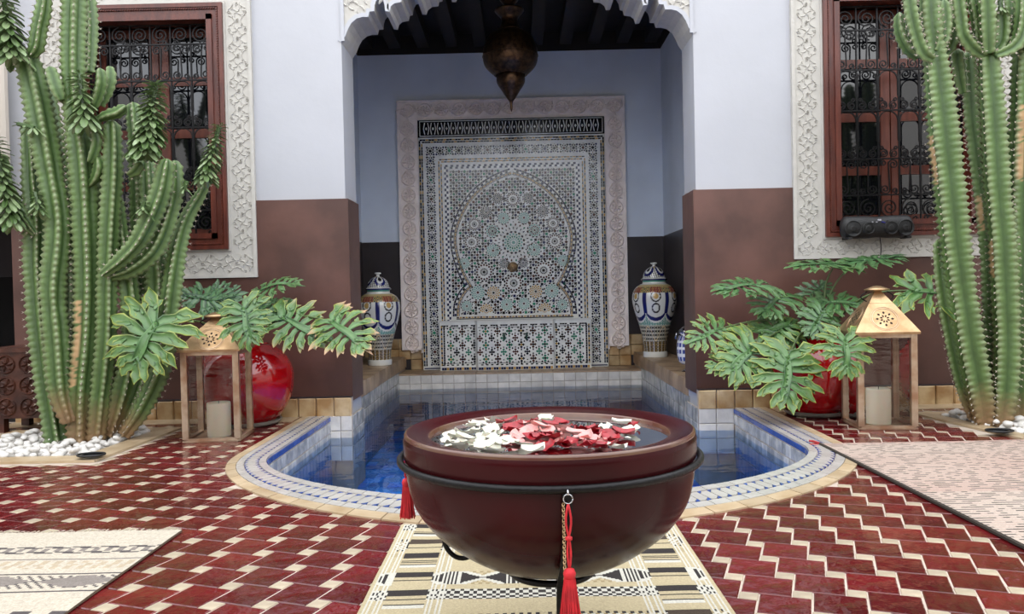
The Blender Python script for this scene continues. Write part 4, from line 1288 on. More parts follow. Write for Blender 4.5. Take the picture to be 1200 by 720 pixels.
# ================================================================== LANTERNS AND CANDLES
def lantern(cx, cy, hw, hb, ht, rot, label, clabel):
    t = thing('floor_lantern', label, 'lantern', (cx, cy, 0.006), 'brass candle lanterns on the tiles')
    ca, sa = math.cos(rot), math.sin(rot)
    def L(x, y, z): return Vector((cx + x * ca - y * sa, cy + x * sa + y * ca, 0.006 + z))
    e = 0.016
    def bar(a, b, hx=e, mat=COPPER, nm='post'):
        m = MB(); a, b = Vector(a), Vector(b); dz = (b - a).normalized()
        u = Vector((1, 0, 0)) if abs(dz.x) < .9 else Vector((0, 1, 0)); v = dz.cross(u)
        c = [a + u * (i * hx) + v * (j * hx) for i, j in ((-1, -1), (1, -1), (1, 1), (-1, 1))]
        m.prism([L(*q) for q in c], (L(*b) - L(*a))); return m.build(nm, mat, t)
    for i, j in ((-1, -1), (1, -1), (1, 1), (-1, 1)): bar((i * (hw - e), j * (hw - e), 0.02), (i * (hw - e), j * (hw - e), hb))
    for zz in (.012, hb - .008):
        for i in (-1, 1):
            bar((-(hw - e), i * (hw - e), zz), (hw - e, i * (hw - e), zz), .012, COPPER, 'rail')
            bar((i * (hw - e), -(hw - e), zz), (i * (hw - e), hw - e, zz), .012, COPPER, 'rail')
    m = MB(); m.prism([L(i * hw, j * hw, 0.004) for i, j in ((-1, -1), (1, -1), (1, 1), (-1, 1))], (0, 0, .008)); m.build('base_plate', COPPER, t)
    g = hw - 2 * e
    for (a, b) in (((-g, -hw + e), (g, -hw + e)), ((-g, hw - e), (g, hw - e)), ((-hw + e, -g), (-hw + e, g)), ((hw - e, -g), (hw - e, g))):
        m = MB(); m.poly([L(*a, .022), L(*b, .022), L(*b, hb - .018), L(*a, hb - .018)]); m.build('pane', GLASS, t)
    # roof: flared pyramid then steep neck with cap
    m = MB(); lv = [(hw + .012, hb), (hw + .012, hb + .01), (hw * .55, hb + (ht - hb) * .55), (hw * .36, hb + (ht - hb) * .80), (hw * .05, ht - .02)]
    lv = [(hw + .012, hb), (hw + .014, hb + .012), (hw * .42, hb + (ht - hb) * .66), (hw * .40, hb + (ht - hb) * .67), (hw * .10, ht - .015)]
    ids = []
    for r, z in lv: ids.append([m.vert(L(i * r, j * r, z)) for i, j in ((-1, -1), (1, -1), (1, 1), (-1, 1))])
    for a, b in zip(ids, ids[1:]):
        for k in range(4): m.face([a[k], a[(k + 1) % 4], b[(k + 1) % 4], b[k]])
    m.face(list(reversed(ids[0]))); m.face(ids[-1]); roof = m.build('roof', BRASS, t)
    # star cut-outs on each roof slope (dark inlays) with an engraved ring
    r1, z1_, r2, z2_ = hw + .014, hb + .012, hw * .42, hb + (ht - hb) * .66
    for side in range(4):
        a = side * PI / 2
        def SP(u, v, off=0.0012):
            f = v; r = r1 + (r2 - r1) * f; z = z1_ + (z2_ - z1_) * f
            nrm = Vector((0, -(z2_ - z1_), -(r2 - r1) * -1)); sl = Vector((0, -(z2_ - z1_), (r1 - r2))).normalized()
            p = Vector((u, -r, z)) + sl * off
            return L(p.x * math.cos(a) - p.y * math.sin(a), p.x * math.sin(a) + p.y * math.cos(a), p.z)
        SL = math.hypot(z2_ - z1_, r1 - r2)
        m = MB(); rc = hw * .34; vc = .46
        for k in range(8):
            an = k * PI / 4 + PI / 8
            for (ra, rb, wd) in ((.18, .52, .10), (.58, .92, .13)):
                aa = an + (PI / 8 if ra > .5 else 0)
                pts = []
                for (rr_, ww) in ((ra, 0), ((ra + rb) / 2, wd), (rb, 0), ((ra + rb) / 2, -wd)):
                    x = rc * (rr_ * math.cos(aa) - ww * math.sin(aa)); y = rc * (rr_ * math.sin(aa) + ww * math.cos(aa))
                    pts.append(SP(x, vc + y / SL))
                m.poly(pts)
        m.build('star_cutout', DARK, t)
        m = MB(); pts = [SP(rc * 1.25 * math.cos(k * PI / 18), vc + rc * 1.25 * math.sin(k * PI / 18) / SL) for k in range(37)]
        m.tube(pts, .0015, 4); pts = [SP(rc * 1.42 * math.cos(k * PI / 18), vc + rc * 1.42 * math.sin(k * PI / 18) / SL) for k in range(37)]; m.tube(pts, .001, 4)
        m.build('engraved_ring', COPPER, t)
    m = MB(); m.lathe([(.0, ht - .02), (hw * .42, ht - .012), (hw * .43, ht - .006), (hw * .25, ht + .004), (hw * .12, ht + .012), (0, ht + .014)], (cx, cy, .006), 24); m.build('cap', BRASS, t, smooth=True)
    m = MB()
    for s in (-1, 1):
        pts = [L(s * (hw * .34 + math.sin(k / 10 * PI) * hw * .22), 0, ht - .02 - k / 10 * (ht - hb) * .22) for k in range(11)]; m.tube(pts, .0035, 6)
    m.build('handle', IRON, t, smooth=True)
    # candle
    ch, cr = hb * .38, hw * .42
    if clabel:
        m = MB(); prof = [(cr * .99, .0), (cr, .01), (cr, ch - .01), (cr * .97, ch), (cr * .8, ch - .004), (cr * .3, ch - .012), (0, ch - .012)]
        m.lathe(prof, (cx, cy, .019), 40); c = m.build('candle', CANDLE, None, smooth=True)
        # keep the origin at the candle's base
        for v in c.data.vertices: v.co -= Vector((cx, cy, .019))
        c.location = (cx, cy, .019)
        tag(c, clabel, 'candle', 'pillar candles inside the lanterns')
        m = MB(); m.tube([(cx, cy, .019 + ch - .012), (cx + .002, cy, .019 + ch + .008)], .0018, 5); w_ = m.build('wick', DARK, c)


b = G(245, 521)
lantern(b.x - .005, b.y + .14, .155, .50, .70, math.radians(5), 'brass lantern with glass panes standing in front of the left red pot', 'cream pillar candle inside the left lantern')
b = G(1044, 505)
lantern(b.x - .005, b.y + .14, .155, .520, .77, math.radians(-6), 'brass lantern with glass panes standing right of the right red pot', 'cream pillar candle inside the right lantern')


# ================================================================== PLANT POTS AND PHILODENDRONS
def leaf_mesh(name, L, W, nl=6, seed=0, edge=0.5, brown=0.0, droop=0.25, dark=0.0, cup=0.15):
    rnd = random.Random(seed); m = MB()
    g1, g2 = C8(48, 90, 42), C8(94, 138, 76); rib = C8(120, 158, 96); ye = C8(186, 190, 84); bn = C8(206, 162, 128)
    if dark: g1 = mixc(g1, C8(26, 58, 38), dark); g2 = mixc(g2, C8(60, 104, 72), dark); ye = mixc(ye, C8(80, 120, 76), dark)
    def strip(p0, ang, ln, wd, curve, z0, brn, core=False):
        n = 9; rows = []
        pos = Vector((p0[0], p0[1])); a = ang
        wav = rnd.uniform(-.03, .03); ph = rnd.random() * 6
        for k in range(n + 1):
            s = k / n
            w_ = wd * (0.55 + 0.55 * math.sin(min(1, s * 1.05) * PI * .72)) * (1.0 if s < .62 else max(0.0, 1 - ((s - .62) / .38) ** 1.7))
            w_ *= 1 + (.22 * math.sin(s * 15 + ph) if not core else 0)
            nrm = Vector((-math.sin(a), math.cos(a)))
            row = []
            for u in (-1, -.74, 0, .74, 1):
                uu = u * (1 + .18 * math.sin(s * 12 + ph + u * 2))
                p = pos + nrm * (w_ * uu)
                r = math.hypot(p.x, p.y - L * .3)
                z = z0 - droop * (r / L) ** 2 * L * .6 + (abs(u) * w_) * cup * 3 + wav * s * ln * math.sin(s * 5) * 3
                c = mixc(g2, g1, .5 + .5 * math.sin(s * 6 + u * 2.5 + ph))
                if abs(u) < .1: c = mixc(c, rib, .45)
                eg = 0 if core else edge * max(0, min(1, (s - .2) / .45))
                if abs(u) > .95 or s > .98: c = mixc(c, ye, eg)
                elif abs(u) > .6: c = mixc(c, ye, eg * .12)
                if brn and s > .68: c = mixc(c, bn, brn * (s - .68) / .32 * 1.4)
                row.append(m.vert((p.x, p.y, z), c))
            rows.append(row)
            pos = pos + Vector((math.cos(a), math.sin(a))) * (ln / n); a += curve / n
        for r1, r2 in zip(rows, rows[1:]):
            for k in range(4): m.face([r1[k], r2[k], r2[k + 1], r1[k + 1]])
    nl += 1
    strip((0, -L * .03), PI / 2, L * 1.05, min(W * .055, L * .09), rnd.uniform(-.15, .15), 0.001, brown, True)
    for s in (-1, 1):
        for i in range(nl):
            f = i / (nl - 1)
            y0 = L * (.02 + .74 * f)
            ang = PI / 2 - s * math.radians(142 - 106 * f + rnd.uniform(-6, 6))
            ln = W * (.46 + .14 * math.sin(PI * (f * .9 + .15))) * (1 - .42 * f ** 2) * rnd.uniform(.82, 1.1)
            strip((0, y0), ang, ln, (.6 * W + .4 * min(W, L * 1.6)) * .054 * rnd.uniform(.85, 1.15) * (1.25 - .35 * f), s * rnd.uniform(.25, .7), rnd.uniform(-.003, .003), brown if rnd.random() < .8 else 0)
            if f < .85:
                q = Vector((math.cos(ang), math.sin(ang))) * ln * rnd.uniform(.42, .55)
                strip((q.x, y0 + q.y), ang + s * .65, ln * .42, W * .036, s * .35, rnd.uniform(-.002, .004), brown)
            if f < .6 and rnd.random() < .8:
                q = Vector((math.cos(ang), math.sin(ang))) * ln * rnd.uniform(.3, .45)
                strip((q.x, y0 + q.y), ang - s * .6, ln * .30, W * .032, -s * .25, rnd.uniform(-.002, .004), 0)
    me = bpy.data.meshes.new(name)
    me.from_pydata(m.v, [], m.f); me.materials.append(LEAFC)
    ca = me.color_attributes.new('Col', 'FLOAT_COLOR', 'POINT'); ca.data.foreach_set('color', [x for c in m.c for x in (c[0], c[1], c[2], 1.0)])
    me.polygons.foreach_set('use_smooth', [True] * len(me.polygons)); me.update()
    o = bpy.data.objects.new(name, me); COL.objects.link(o)
    so = o.modifiers.new('thick', 'SOLIDIFY'); so.thickness = 0.0016; so.offset = 0
    return o


def plant(label, root, crown, leaves, group):
    t = thing('philodendron', label, 'plant', root, group)
    crown = Vector(crown)
    for i, (bx, by, tx, ty, d0, d1, Wp, nrm, br, dk) in enumerate(leaves):
        a = P(bx, by, d0); b = P(tx, ty, d1)
        L = (b - a).length; W = Wp * (d0 + d1) / 2 / F
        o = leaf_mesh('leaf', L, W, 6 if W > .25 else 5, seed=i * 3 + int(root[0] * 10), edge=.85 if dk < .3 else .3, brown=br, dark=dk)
        yv = (b - a).normalized(); zv = Vector(nrm); zv = (zv - yv * zv.dot(yv)).normalized(); xv = yv.cross(zv)
        mt = Matrix((xv, yv, zv)).transposed().to_4x4(); mt.translation = a - Vector(root)
        o.parent = t; o.matrix_local = mt
        mid = crown.lerp(a, .5) + Vector((0, 0, .06 + .05 * random.random()))
        pts = smooth_path([tuple(crown + Vector((random.uniform(-.05, .05), random.uniform(-.04, .04), -.03))), tuple(mid), tuple(a)], .03)
        m = MB(); m.tube(pts, [.008 - .0035 * k / len(pts) for k in range(len(pts))], 6); m.build('leaf_stalk', STALK, t, smooth=True)
    m = MB(); m.tube([crown + Vector((0, 0, -.12)), crown + Vector((.01, 0, .02))], [.04, .025], 10); m.build('crown', STALK, t, smooth=True)
    return t


def pot(cx, cy, r, h, label, fat=1.0):
    t = thing('planter_pot', label, 'plant pot', (cx, cy, 0.008), 'glossy red planters by the wall')
    z0 = .008
    m = MB(); m.lathe([(.0, 0), (r * .62, 0), (r * .70, .012), (r * .74, .03), (r * .70, .03), (r * .66, .014), (0, .014)], (cx, cy, z0), 48); m.build('saucer', SAUCER, t, smooth=False)
    prof = [(r * .5, .016), (r * .60, .02), (r * .80, h * .17), (r * .95, h * .36), (r * 1.0, h * .55), (r * .96, h * .72), (r * .80, h * .88), (r * .62, h * .965), (r * .56, h * 1.0), (r * .52, h * 1.0), (r * .54, h * .95), (r * .6, h * .9)]
    prof = smooth_path([(a, b_, 0) for a, b_ in prof], .012)
    m = MB(); m.lathe([(a, b_) for a, b_, _ in prof], (cx, cy, z0), 64); m.build('pot_body', REDPOT, t, smooth=True)
    m = MB(); m.lathe([(0, h * .94), (r * .6, h * .90)], (cx, cy, z0), 32); m.build('soil', SOIL, t)
    return t


pl = P(287, 430, 5.0); plx, ply = pl.x, 4.985
pot(plx, ply, .292, .50, 'glossy red ball pot behind the left lantern')
pr_ = P(955, 430, 4.93); prx, pry = pr_.x, 4.93
pot(prx, pry, .262, .485, 'glossy red flared pot beside the right lantern')
n1 = (0.1, -1, .55); nup = (0, -.45, 1)
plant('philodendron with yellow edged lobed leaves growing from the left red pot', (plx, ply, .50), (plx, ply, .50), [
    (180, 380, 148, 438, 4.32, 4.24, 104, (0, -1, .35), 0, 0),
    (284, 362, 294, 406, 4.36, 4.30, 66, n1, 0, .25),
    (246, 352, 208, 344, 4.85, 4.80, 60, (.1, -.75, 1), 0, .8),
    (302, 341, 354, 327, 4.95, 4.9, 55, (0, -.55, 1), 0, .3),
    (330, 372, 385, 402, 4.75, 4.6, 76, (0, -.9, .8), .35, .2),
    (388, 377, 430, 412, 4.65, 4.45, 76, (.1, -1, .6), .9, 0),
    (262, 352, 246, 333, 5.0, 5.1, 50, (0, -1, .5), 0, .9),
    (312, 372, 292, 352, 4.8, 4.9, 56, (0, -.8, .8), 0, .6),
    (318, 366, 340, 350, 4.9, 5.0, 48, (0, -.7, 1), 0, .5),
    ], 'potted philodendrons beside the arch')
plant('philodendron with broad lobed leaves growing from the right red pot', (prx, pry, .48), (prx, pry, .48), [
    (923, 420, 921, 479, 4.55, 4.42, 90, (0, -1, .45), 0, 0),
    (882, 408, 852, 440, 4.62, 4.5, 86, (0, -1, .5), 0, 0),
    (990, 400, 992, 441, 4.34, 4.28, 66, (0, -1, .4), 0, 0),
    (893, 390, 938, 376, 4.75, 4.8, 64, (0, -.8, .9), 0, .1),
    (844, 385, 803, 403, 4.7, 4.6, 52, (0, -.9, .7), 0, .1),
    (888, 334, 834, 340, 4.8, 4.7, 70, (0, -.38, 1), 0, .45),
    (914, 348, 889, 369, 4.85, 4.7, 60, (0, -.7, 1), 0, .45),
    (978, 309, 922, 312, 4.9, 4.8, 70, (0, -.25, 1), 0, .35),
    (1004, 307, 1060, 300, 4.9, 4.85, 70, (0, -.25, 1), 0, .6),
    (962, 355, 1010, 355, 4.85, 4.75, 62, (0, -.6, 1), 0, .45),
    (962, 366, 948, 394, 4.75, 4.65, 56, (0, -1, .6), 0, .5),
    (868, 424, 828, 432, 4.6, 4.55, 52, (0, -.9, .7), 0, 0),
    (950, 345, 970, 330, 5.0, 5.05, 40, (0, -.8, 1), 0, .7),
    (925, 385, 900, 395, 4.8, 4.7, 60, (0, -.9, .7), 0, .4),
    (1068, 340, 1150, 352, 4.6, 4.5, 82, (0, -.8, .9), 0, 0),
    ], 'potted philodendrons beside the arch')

# ================================================================== CACTI
def column(parent, pts, d0, d1=None, ribs=4, phase=0.3, base_bark=0.0, scar=None, seed=0, round_top=True, spines=None, pale=0.0):
    """pts: (x px, y px, half width px) from the base to the tip"""
    d1 = d0 if d1 is None else d1
    rnd = random.Random(seed); n = len(pts)
    wp = []
    for i, (x, y, hw) in enumerate(pts):
        d = d0 + (d1 - d0) * i / (n - 1); p = P(x, y, d); wp.append((p.x, p.y, max(p.z, -.02), hw * d / F))
    path = smooth_path(wp, .0095); N = len(path)
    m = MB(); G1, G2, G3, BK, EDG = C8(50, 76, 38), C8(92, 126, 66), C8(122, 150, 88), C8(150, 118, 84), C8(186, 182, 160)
    t0 = Vector(path[1][:3]) - Vector(path[0][:3]); a = Vector((1, 0, 0)); a = (a - t0.normalized() * a.dot(t0.normalized())).normalized()
    per = 6; NS = ribs * per; Lacc = 0; rows = []; ph0 = rnd.random() * 6
    toplen = path[-1][3] * 1.1
    tot = sum(math.dist(path[i][:3], path[i + 1][:3]) for i in range(N - 1))
    for k in range(N):
        c = Vector(path[k][:3])
        if k: Lacc += math.dist(path[k][:3], path[k - 1][:3])
        t = Vector(path[min(k + 1, N - 1)][:3]) - Vector(path[max(k - 1, 0)][:3]); t.normalize()
        a = (a - t * a.dot(t)).normalized(); b = t.cross(a)
        R = path[k][3]
        rem = tot - Lacc
        if round_top and rem < toplen: R *= math.sqrt(max(0.02, 1 - (1 - rem / toplen) ** 2))
        # gentle segment constrictions
        R *= 1 - .07 * max(0, math.sin(Lacc * 9 + ph0)) ** 8
        tooth = math.sin(Lacc * 2 * PI / .036 + seed)
        row = []
        for j in range(NS):
            th = 2 * PI * j / NS + phase; f = j % per
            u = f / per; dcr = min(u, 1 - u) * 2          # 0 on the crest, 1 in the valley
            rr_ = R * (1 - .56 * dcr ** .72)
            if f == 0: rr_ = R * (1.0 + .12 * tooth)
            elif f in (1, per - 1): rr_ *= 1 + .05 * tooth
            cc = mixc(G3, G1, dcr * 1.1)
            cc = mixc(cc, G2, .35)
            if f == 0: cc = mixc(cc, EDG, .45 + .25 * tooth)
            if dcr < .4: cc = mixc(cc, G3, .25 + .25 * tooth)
            if base_bark and Lacc < base_bark: cc = mixc(BK, cc, (Lacc / base_bark) ** 1.5 + .25 * (rnd.random() - .5))
            if scar and scar[0] < Lacc / tot < scar[1] and f in (1, 2) and j // per == scar[2] and rnd.random() < .85: cc = C8(196, 162, 118)
            cc = mixc(cc, C8(150, 170, 150), pale)
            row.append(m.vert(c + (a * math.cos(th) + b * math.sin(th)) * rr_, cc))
            if f == 0 and spines is not None and tooth > .80 and (not rows or True):
                if (Lacc - getattr(spines, 'last', {}).get((id(m), j), -1)) > .02:
                    spines.last[(id(m), j)] = Lacc
                    o_ = (a * math.cos(th) + b * math.sin(th)); q = c + o_ * (rr_ - .001)
                    for s in (-1, 1):
                        tip = q + o_ * .013 + t * (.006 * s) + b * .002 * s
                        side = o_.cross(t) * .0034
                        i0 = [spines.vert(q + side + t * .002), spines.vert(q - side + t * .002), spines.vert(q - t * .003), spines.vert(tip)]
                        spines.face([i0[0], i0[1], i0[3]]); spines.face([i0[1], i0[2], i0[3]]); spines.face([i0[2], i0[0], i0[3]])
        rows.append(row)
    for r1, r2 in zip(rows, rows[1:]):
        for j in range(NS):
            j2 = (j + 1) % NS; m.face([r1[j], r1[j2], r2[j2], r2[j]])
    m.face(rows[-1]); m.face(list(reversed(rows[0])))
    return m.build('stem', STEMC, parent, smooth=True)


def leaf_cluster(parent, pts, d0, n, ln, spread, seed):
    rnd = random.Random(seed); m = MB()
    path = smooth_path([tuple(P(x, y, d0)) for x, y in pts], .01)
    dkg, lg_, ed = C8(76, 102, 58), C8(166, 184, 142), C8(104, 140, 70)
    for k in range(n):
        f = k / n; c = Vector(path[int(f * (len(path) - 1))]); an = k * 2.39996
        out = Vector((math.cos(an), math.sin(an), 0)); dn = Vector((0, 0, -1))
        el = .15 + .55 * (f)                           # leaves near the tip stand out more
        dr = (out * (1.0 + .3 * rnd.random()) + Vector((0, 0, -1.0 + 1.5 * f ** 2)) * .9).normalized()
        l_ = ln * (0.8 + .5 * rnd.random()) * (1 - .55 * f); w_ = l_ * .17
        side = dr.cross(Vector((0, 0, 1)));
        side = side.normalized() if side.length > .05 else Vector((1, 0, 0))
        nr = side.cross(dr).normalized()
        base = c + out * spread * .15; cc = mixc(dkg, lg_, rnd.random() * .9); c2 = mixc(cc, ed, .5)
        prev = None
        for s, wd in ((0, .25), (.35, .7), (.7, 1.0), (.92, .7), (1.0, .15)):
            p = base + dr * (l_ * s) + Vector((0, 0, -1)) * l_ * .18 * s * s
            ids = [m.vert(p - side * w_ * wd + nr * w_ * .3, c2), m.vert(p, cc), m.vert(p + side * w_ * wd + nr * w_ * .3, c2)]
            if prev:
                m.face([prev[0], ids[0], ids[1], prev[1]]); m.face([prev[1], ids[1], ids[2], prev[2]])
            prev = ids
    m.tube([Vector(p) for p in path[::3]] if len(path) > 6 else [Vector(path[0]), Vector(path[-1])], .012, 6, cols=[dkg] * 400)
    return m.build('leaf_cluster', LEAFC, parent, kind='stuff')


cbase = G(98, 521)
cl = thing('candelabra_cactus', 'tall green candelabra cactus rising from white pebbles at left', 'cactus', (cbase.x, cbase.y, 0), 'tall ribbed cacti beside the windows')
spn = MB(); spn.last = {}
colsL = [
    # back, shaded
    ([(118, 505, 10), (125, 440, 12), (118, 330, 12), (112, 240, 11), (106, 150, 9)], 4.62, 4.75, 4, .9, .25),
    ([(130, 508, 10), (150, 430, 12), (160, 330, 13), (163, 250, 12), (160, 175, 10), (156, 120, 9)], 4.6, 4.7, 4, .2, .2),
    ([(70, 505, 10), (78, 420, 12), (82, 320, 12), (70, 220, 12), (58, 130, 11), (50, 90, 9)], 4.6, 4.7, 4, .6, .2),
    ([(136, 508, 9), (160, 460, 12), (178, 400, 13), (184, 330, 14), (176, 250, 12), (172, 185, 9)], 4.52, 4.6, 4, .5, .2),
    ([(142, 512, 8), (165, 478, 11), (188, 425, 13), (198, 350, 13), (208, 290, 11), (219, 255, 9), (236, 226, 7), (244, 205, 5)], 4.46, 4.55, 4, .1, .2),
    ([(124, 512, 9), (140, 460, 12), (152, 400, 12), (150, 340, 12), (140, 280, 11), (134, 230, 10)], 4.48, 4.5, 4, .75, .3),
    # left pair
    ([(62, 520, 14), (52, 450, 15), (44, 380, 15), (40, 310, 15), (40, 255, 14), (36, 205, 12), (34, 140, 9)], 4.42, 4.5, 5, .3, 0),
    ([(78, 497, 9), (68, 460, 14), (64, 400, 15), (60, 340, 15), (66, 285, 15), (66, 250, 15), (58, 200, 16), (48, 140, 16), (38, 90, 15), (32, 61, 12)], 4.36, 4.42, 4, .52, .25),
    # central tall
    ([(90, 523, 15), (92, 460, 15), (98, 400, 15), (101, 330, 15), (100, 270, 16), (97, 200, 16), (92, 150, 15), (87, 100, 14), (87, 50, 14), (89, 0, 14), (90, -45, 13)], 4.40, 4.42, 4, .45, .35),
    ([(108, 522, 11), (114, 470, 12), (122, 400, 12), (124, 330, 12), (127, 270, 12), (131, 210, 12), (132, 165, 11.5), (131, 141, 10)], 4.42, 4.40, 4, .68, .3),
    ([(104, 85, 8), (106, 30, 10), (102, -20, 9)], 4.5, 4.55, 4, .3, 0),
    # arms curving out to the right
    ([(118, 322, 5), (140, 305, 9), (160, 284, 11), (176, 255, 12), (188, 225, 12), (196, 186, 9)], 4.34, 4.32, 4, .35, 0),
    ([(126, 325, 5), (152, 316, 10), (178, 296, 11), (194, 265, 11), (204, 225, 11), (205, 188, 8)], 4.40, 4.42, 4, .2, 0),
    # young pads
    ([(72, 118, 5), (66, 104, 9), (60, 84, 8), (58, 78, 6)], 4.36, 4.34, 3, .2, 0),
    ([(108, 128, 5), (114, 112, 8), (118, 96, 8), (117, 80, 6)], 4.36, 4.34, 3, .6, 0),
    ([(118, 124, 5), (126, 108, 7), (130, 92, 7), (129, 78, 5)], 4.46, 4.46, 3, .1, 0),
    ([(112, 142, 4), (124, 136, 7), (138, 132, 8), (148, 124, 6)], 4.36, 4.36, 3, .9, 0),
    ([(36, 66, 5), (43, 56, 9), (47, 34, 9), (52, 12, 9), (56, -18, 7)], 4.38, 4.36, 4, .4, 0),
    ([(22, 70, 4), (12, 60, 8), (4, 40, 8), (0, 20, 7)], 4.42, 4.4, 4, .4, 0),
    ([(40, 275, 4), (26, 256, 8), (14, 236, 8), (6, 215, 7), (2, 180, 6)], 4.42, 4.4, 4, .4, 0),
    ([(150, 205, 4), (158, 200, 7), (165, 190, 7)], 4.36, 4.36, 3, .2, 0),
    ([(104, 190, 4), (108, 182, 7), (112, 166, 7), (110, 150, 5)], 4.36, 4.36, 3, .4, 0),
    ([(104, 218, 4), (112, 208, 8), (116, 196, 9), (114, 184, 6)], 4.4, 4.36, 3, .8, 0),
]
for i, (pt, d0, d1, rb, ph, bk) in enumerate(colsL):
    column(cl, pt, d0, d1, rb, ph, bk * .9, scar=((.12, .3, 2) if i == 8 else None), seed=i * 5 + 1, spines=spn)
spn.build('spines', SPINE, cl, kind='stuff')
leaf_cluster(cl, [(100, 140), (96, 112), (94, 86)], 4.30, 80, .10, .05, 3)
leaf_cluster(cl, [(168, 172), (176, 140), (184, 98)], 4.32, 200, .105, .05, 4)
leaf_cluster(cl, [(240, 205), (250, 175), (258, 146)], 4.42, 130, .075, .04, 5)
leaf_cluster(cl, [(14, 60), (10, 30), (4, -10)], 4.34, 130, .12, .05, 6)
leaf_cluster(cl, [(12, 255), (2, 210), (-6, 160)], 4.34, 150, .10, .05, 7)
leaf_cluster(cl, [(166, 246), (168, 236)], 4.28, 18, .06, .03, 8)
leaf_cluster(cl, [(44, 245), (40, 225)], 4.33, 30, .07, .03, 9)
leaf_cluster(cl, [(216, 222), (219, 212)], 4.36, 14, .05, .03, 10)
leaf_cluster(cl, [(40, 150), (20, 145)], 4.33, 16, .06, .03, 11)

cb = G(1165, 500)
cr_ = thing('candelabra_cactus', 'tall green candelabra cactus rising from white pebbles at right', 'cactus', (cb.x, cb.y, 0), 'tall ribbed cacti beside the windows')
spn = MB(); spn.last = {}
colsR = [
    ([(1152, 498, 13), (1146, 460, 17), (1136, 410, 18), (1126, 350, 18), (1117, 290, 19), (1110, 230, 20), (1103, 170, 20), (1096, 110, 18), (1090, 66, 15), (1085, 30, 14), (1082, -20, 12)], 4.42, 4.35, 4, .55, .25, (.55, .66, 1)),
    ([(1140, 490, 8), (1126, 450, 10), (1112, 390, 11), (1102, 330, 11), (1098, 280, 10)], 4.5, 4.5, 4, .3, .2, None),
    ([(1172, 500, 13), (1176, 450, 16), (1177, 400, 17), (1174, 340, 17), (1170, 280, 17), (1164, 220, 17), (1159, 150, 16), (1154, 90, 15), (1152, 62, 12)], 4.40, 4.35, 4, .5, .2, (.4, .5, 1)),
    ([(1192, 498, 12), (1190, 440, 15), (1190, 380, 16), (1192, 300, 17), (1192, 200, 17), (1194, 110, 16), (1196, 50, 16), (1194, -20, 14)], 4.5, 4.46, 4, .6, .2, (.55, .72, 2)),
    ([(1165, 480, 9), (1160, 400, 11), (1155, 300, 12), (1146, 220, 12), (1136, 150, 12), (1132, 95, 11), (1130, 62, 9)], 4.62, 4.6, 4, .2, .2, (.5, .6, 2)),
    ([(1124, 112, 6), (1120, 92, 9), (1117, 70, 9), (1116, 60, 7)], 4.5, 4.48, 4, .1, 0, None),
    # crown of short branches
    ([(1088, 72, 6), (1078, 66, 9), (1070, 48, 9), (1063, 20, 10), (1058, -15, 9)], 4.32, 4.3, 4, .5, 0, None),
    ([(1072, 70, 6), (1060, 58, 9), (1051, 38, 9), (1049, 18, 7)], 4.42, 4.42, 3, .2, 0, None),
    ([(1094, 64, 7), (1100, 50, 9), (1102, 25, 9), (1100, 4, 7)], 4.34, 4.32, 4, .4, 0, None),
    ([(1098, 70, 5), (1108, 58, 8), (1112, 34, 8), (1110, -5, 8)], 4.44, 4.44, 4, .7, 0, None),
    ([(1148, 68, 6), (1136, 60, 9), (1124, 44, 9), (1120, 20, 9), (1116, -12, 8)], 4.33, 4.3, 4, .3, 0, None),
    ([(1150, 64, 7), (1143, 50, 9), (1140, 28, 9), (1134, 0, 9), (1132, -20, 8)], 4.38, 4.36, 4, .6, 0, None),
    ([(1152, 66, 8), (1151, 46, 11), (1150, 18, 11), (1148, -10, 10)], 4.32, 4.28, 4, .48, 0, None),
    ([(1156, 66, 7), (1166, 54, 11), (1168, 30, 11), (1166, 14, 8)], 4.36, 4.34, 4, .2, 0, None),
    ([(1160, 68, 6), (1178, 60, 9), (1188, 46, 10), (1192, 20, 10), (1192, -10, 9)], 4.3, 4.3, 4, .8, 0, None),
    ([(1176, 60, 6), (1180, 40, 8), (1178, 10, 9), (1176, -15, 8)], 4.42, 4.42, 4, .2, 0, None),
    ([(1092, 30, 6), (1095, 8, 9), (1094, -20, 9)], 4.46, 4.46, 4, .7, 0, None),
    ([(1192, 60, 6), (1204, 44, 12), (1210, 10, 12), (1210, -20, 10)], 4.38, 4.36, 4, .6, 0, None),
    ([(1206, 500, 10), (1212, 400, 15), (1212, 280, 15), (1210, 160, 15), (1212, 60, 13)], 4.56, 4.5, 4, .3, .2, None),
]
for i, (pt, d0, d1, rb, ph, bk, sc) in enumerate(colsR):
    column(cr_, pt, d0, d1, rb, ph, bk, scar=sc, seed=i * 7 + 3, spines=spn)
spn.build('spines', SPINE, cr_, kind='stuff')
leaf_cluster(cr_, [(1166, 14), (1165, 4)], 4.30, 22, .05, .03, 13)
leaf_cluster(cr_, [(1200, 16), (1200, 6)], 4.30, 16, .05, .03, 14)

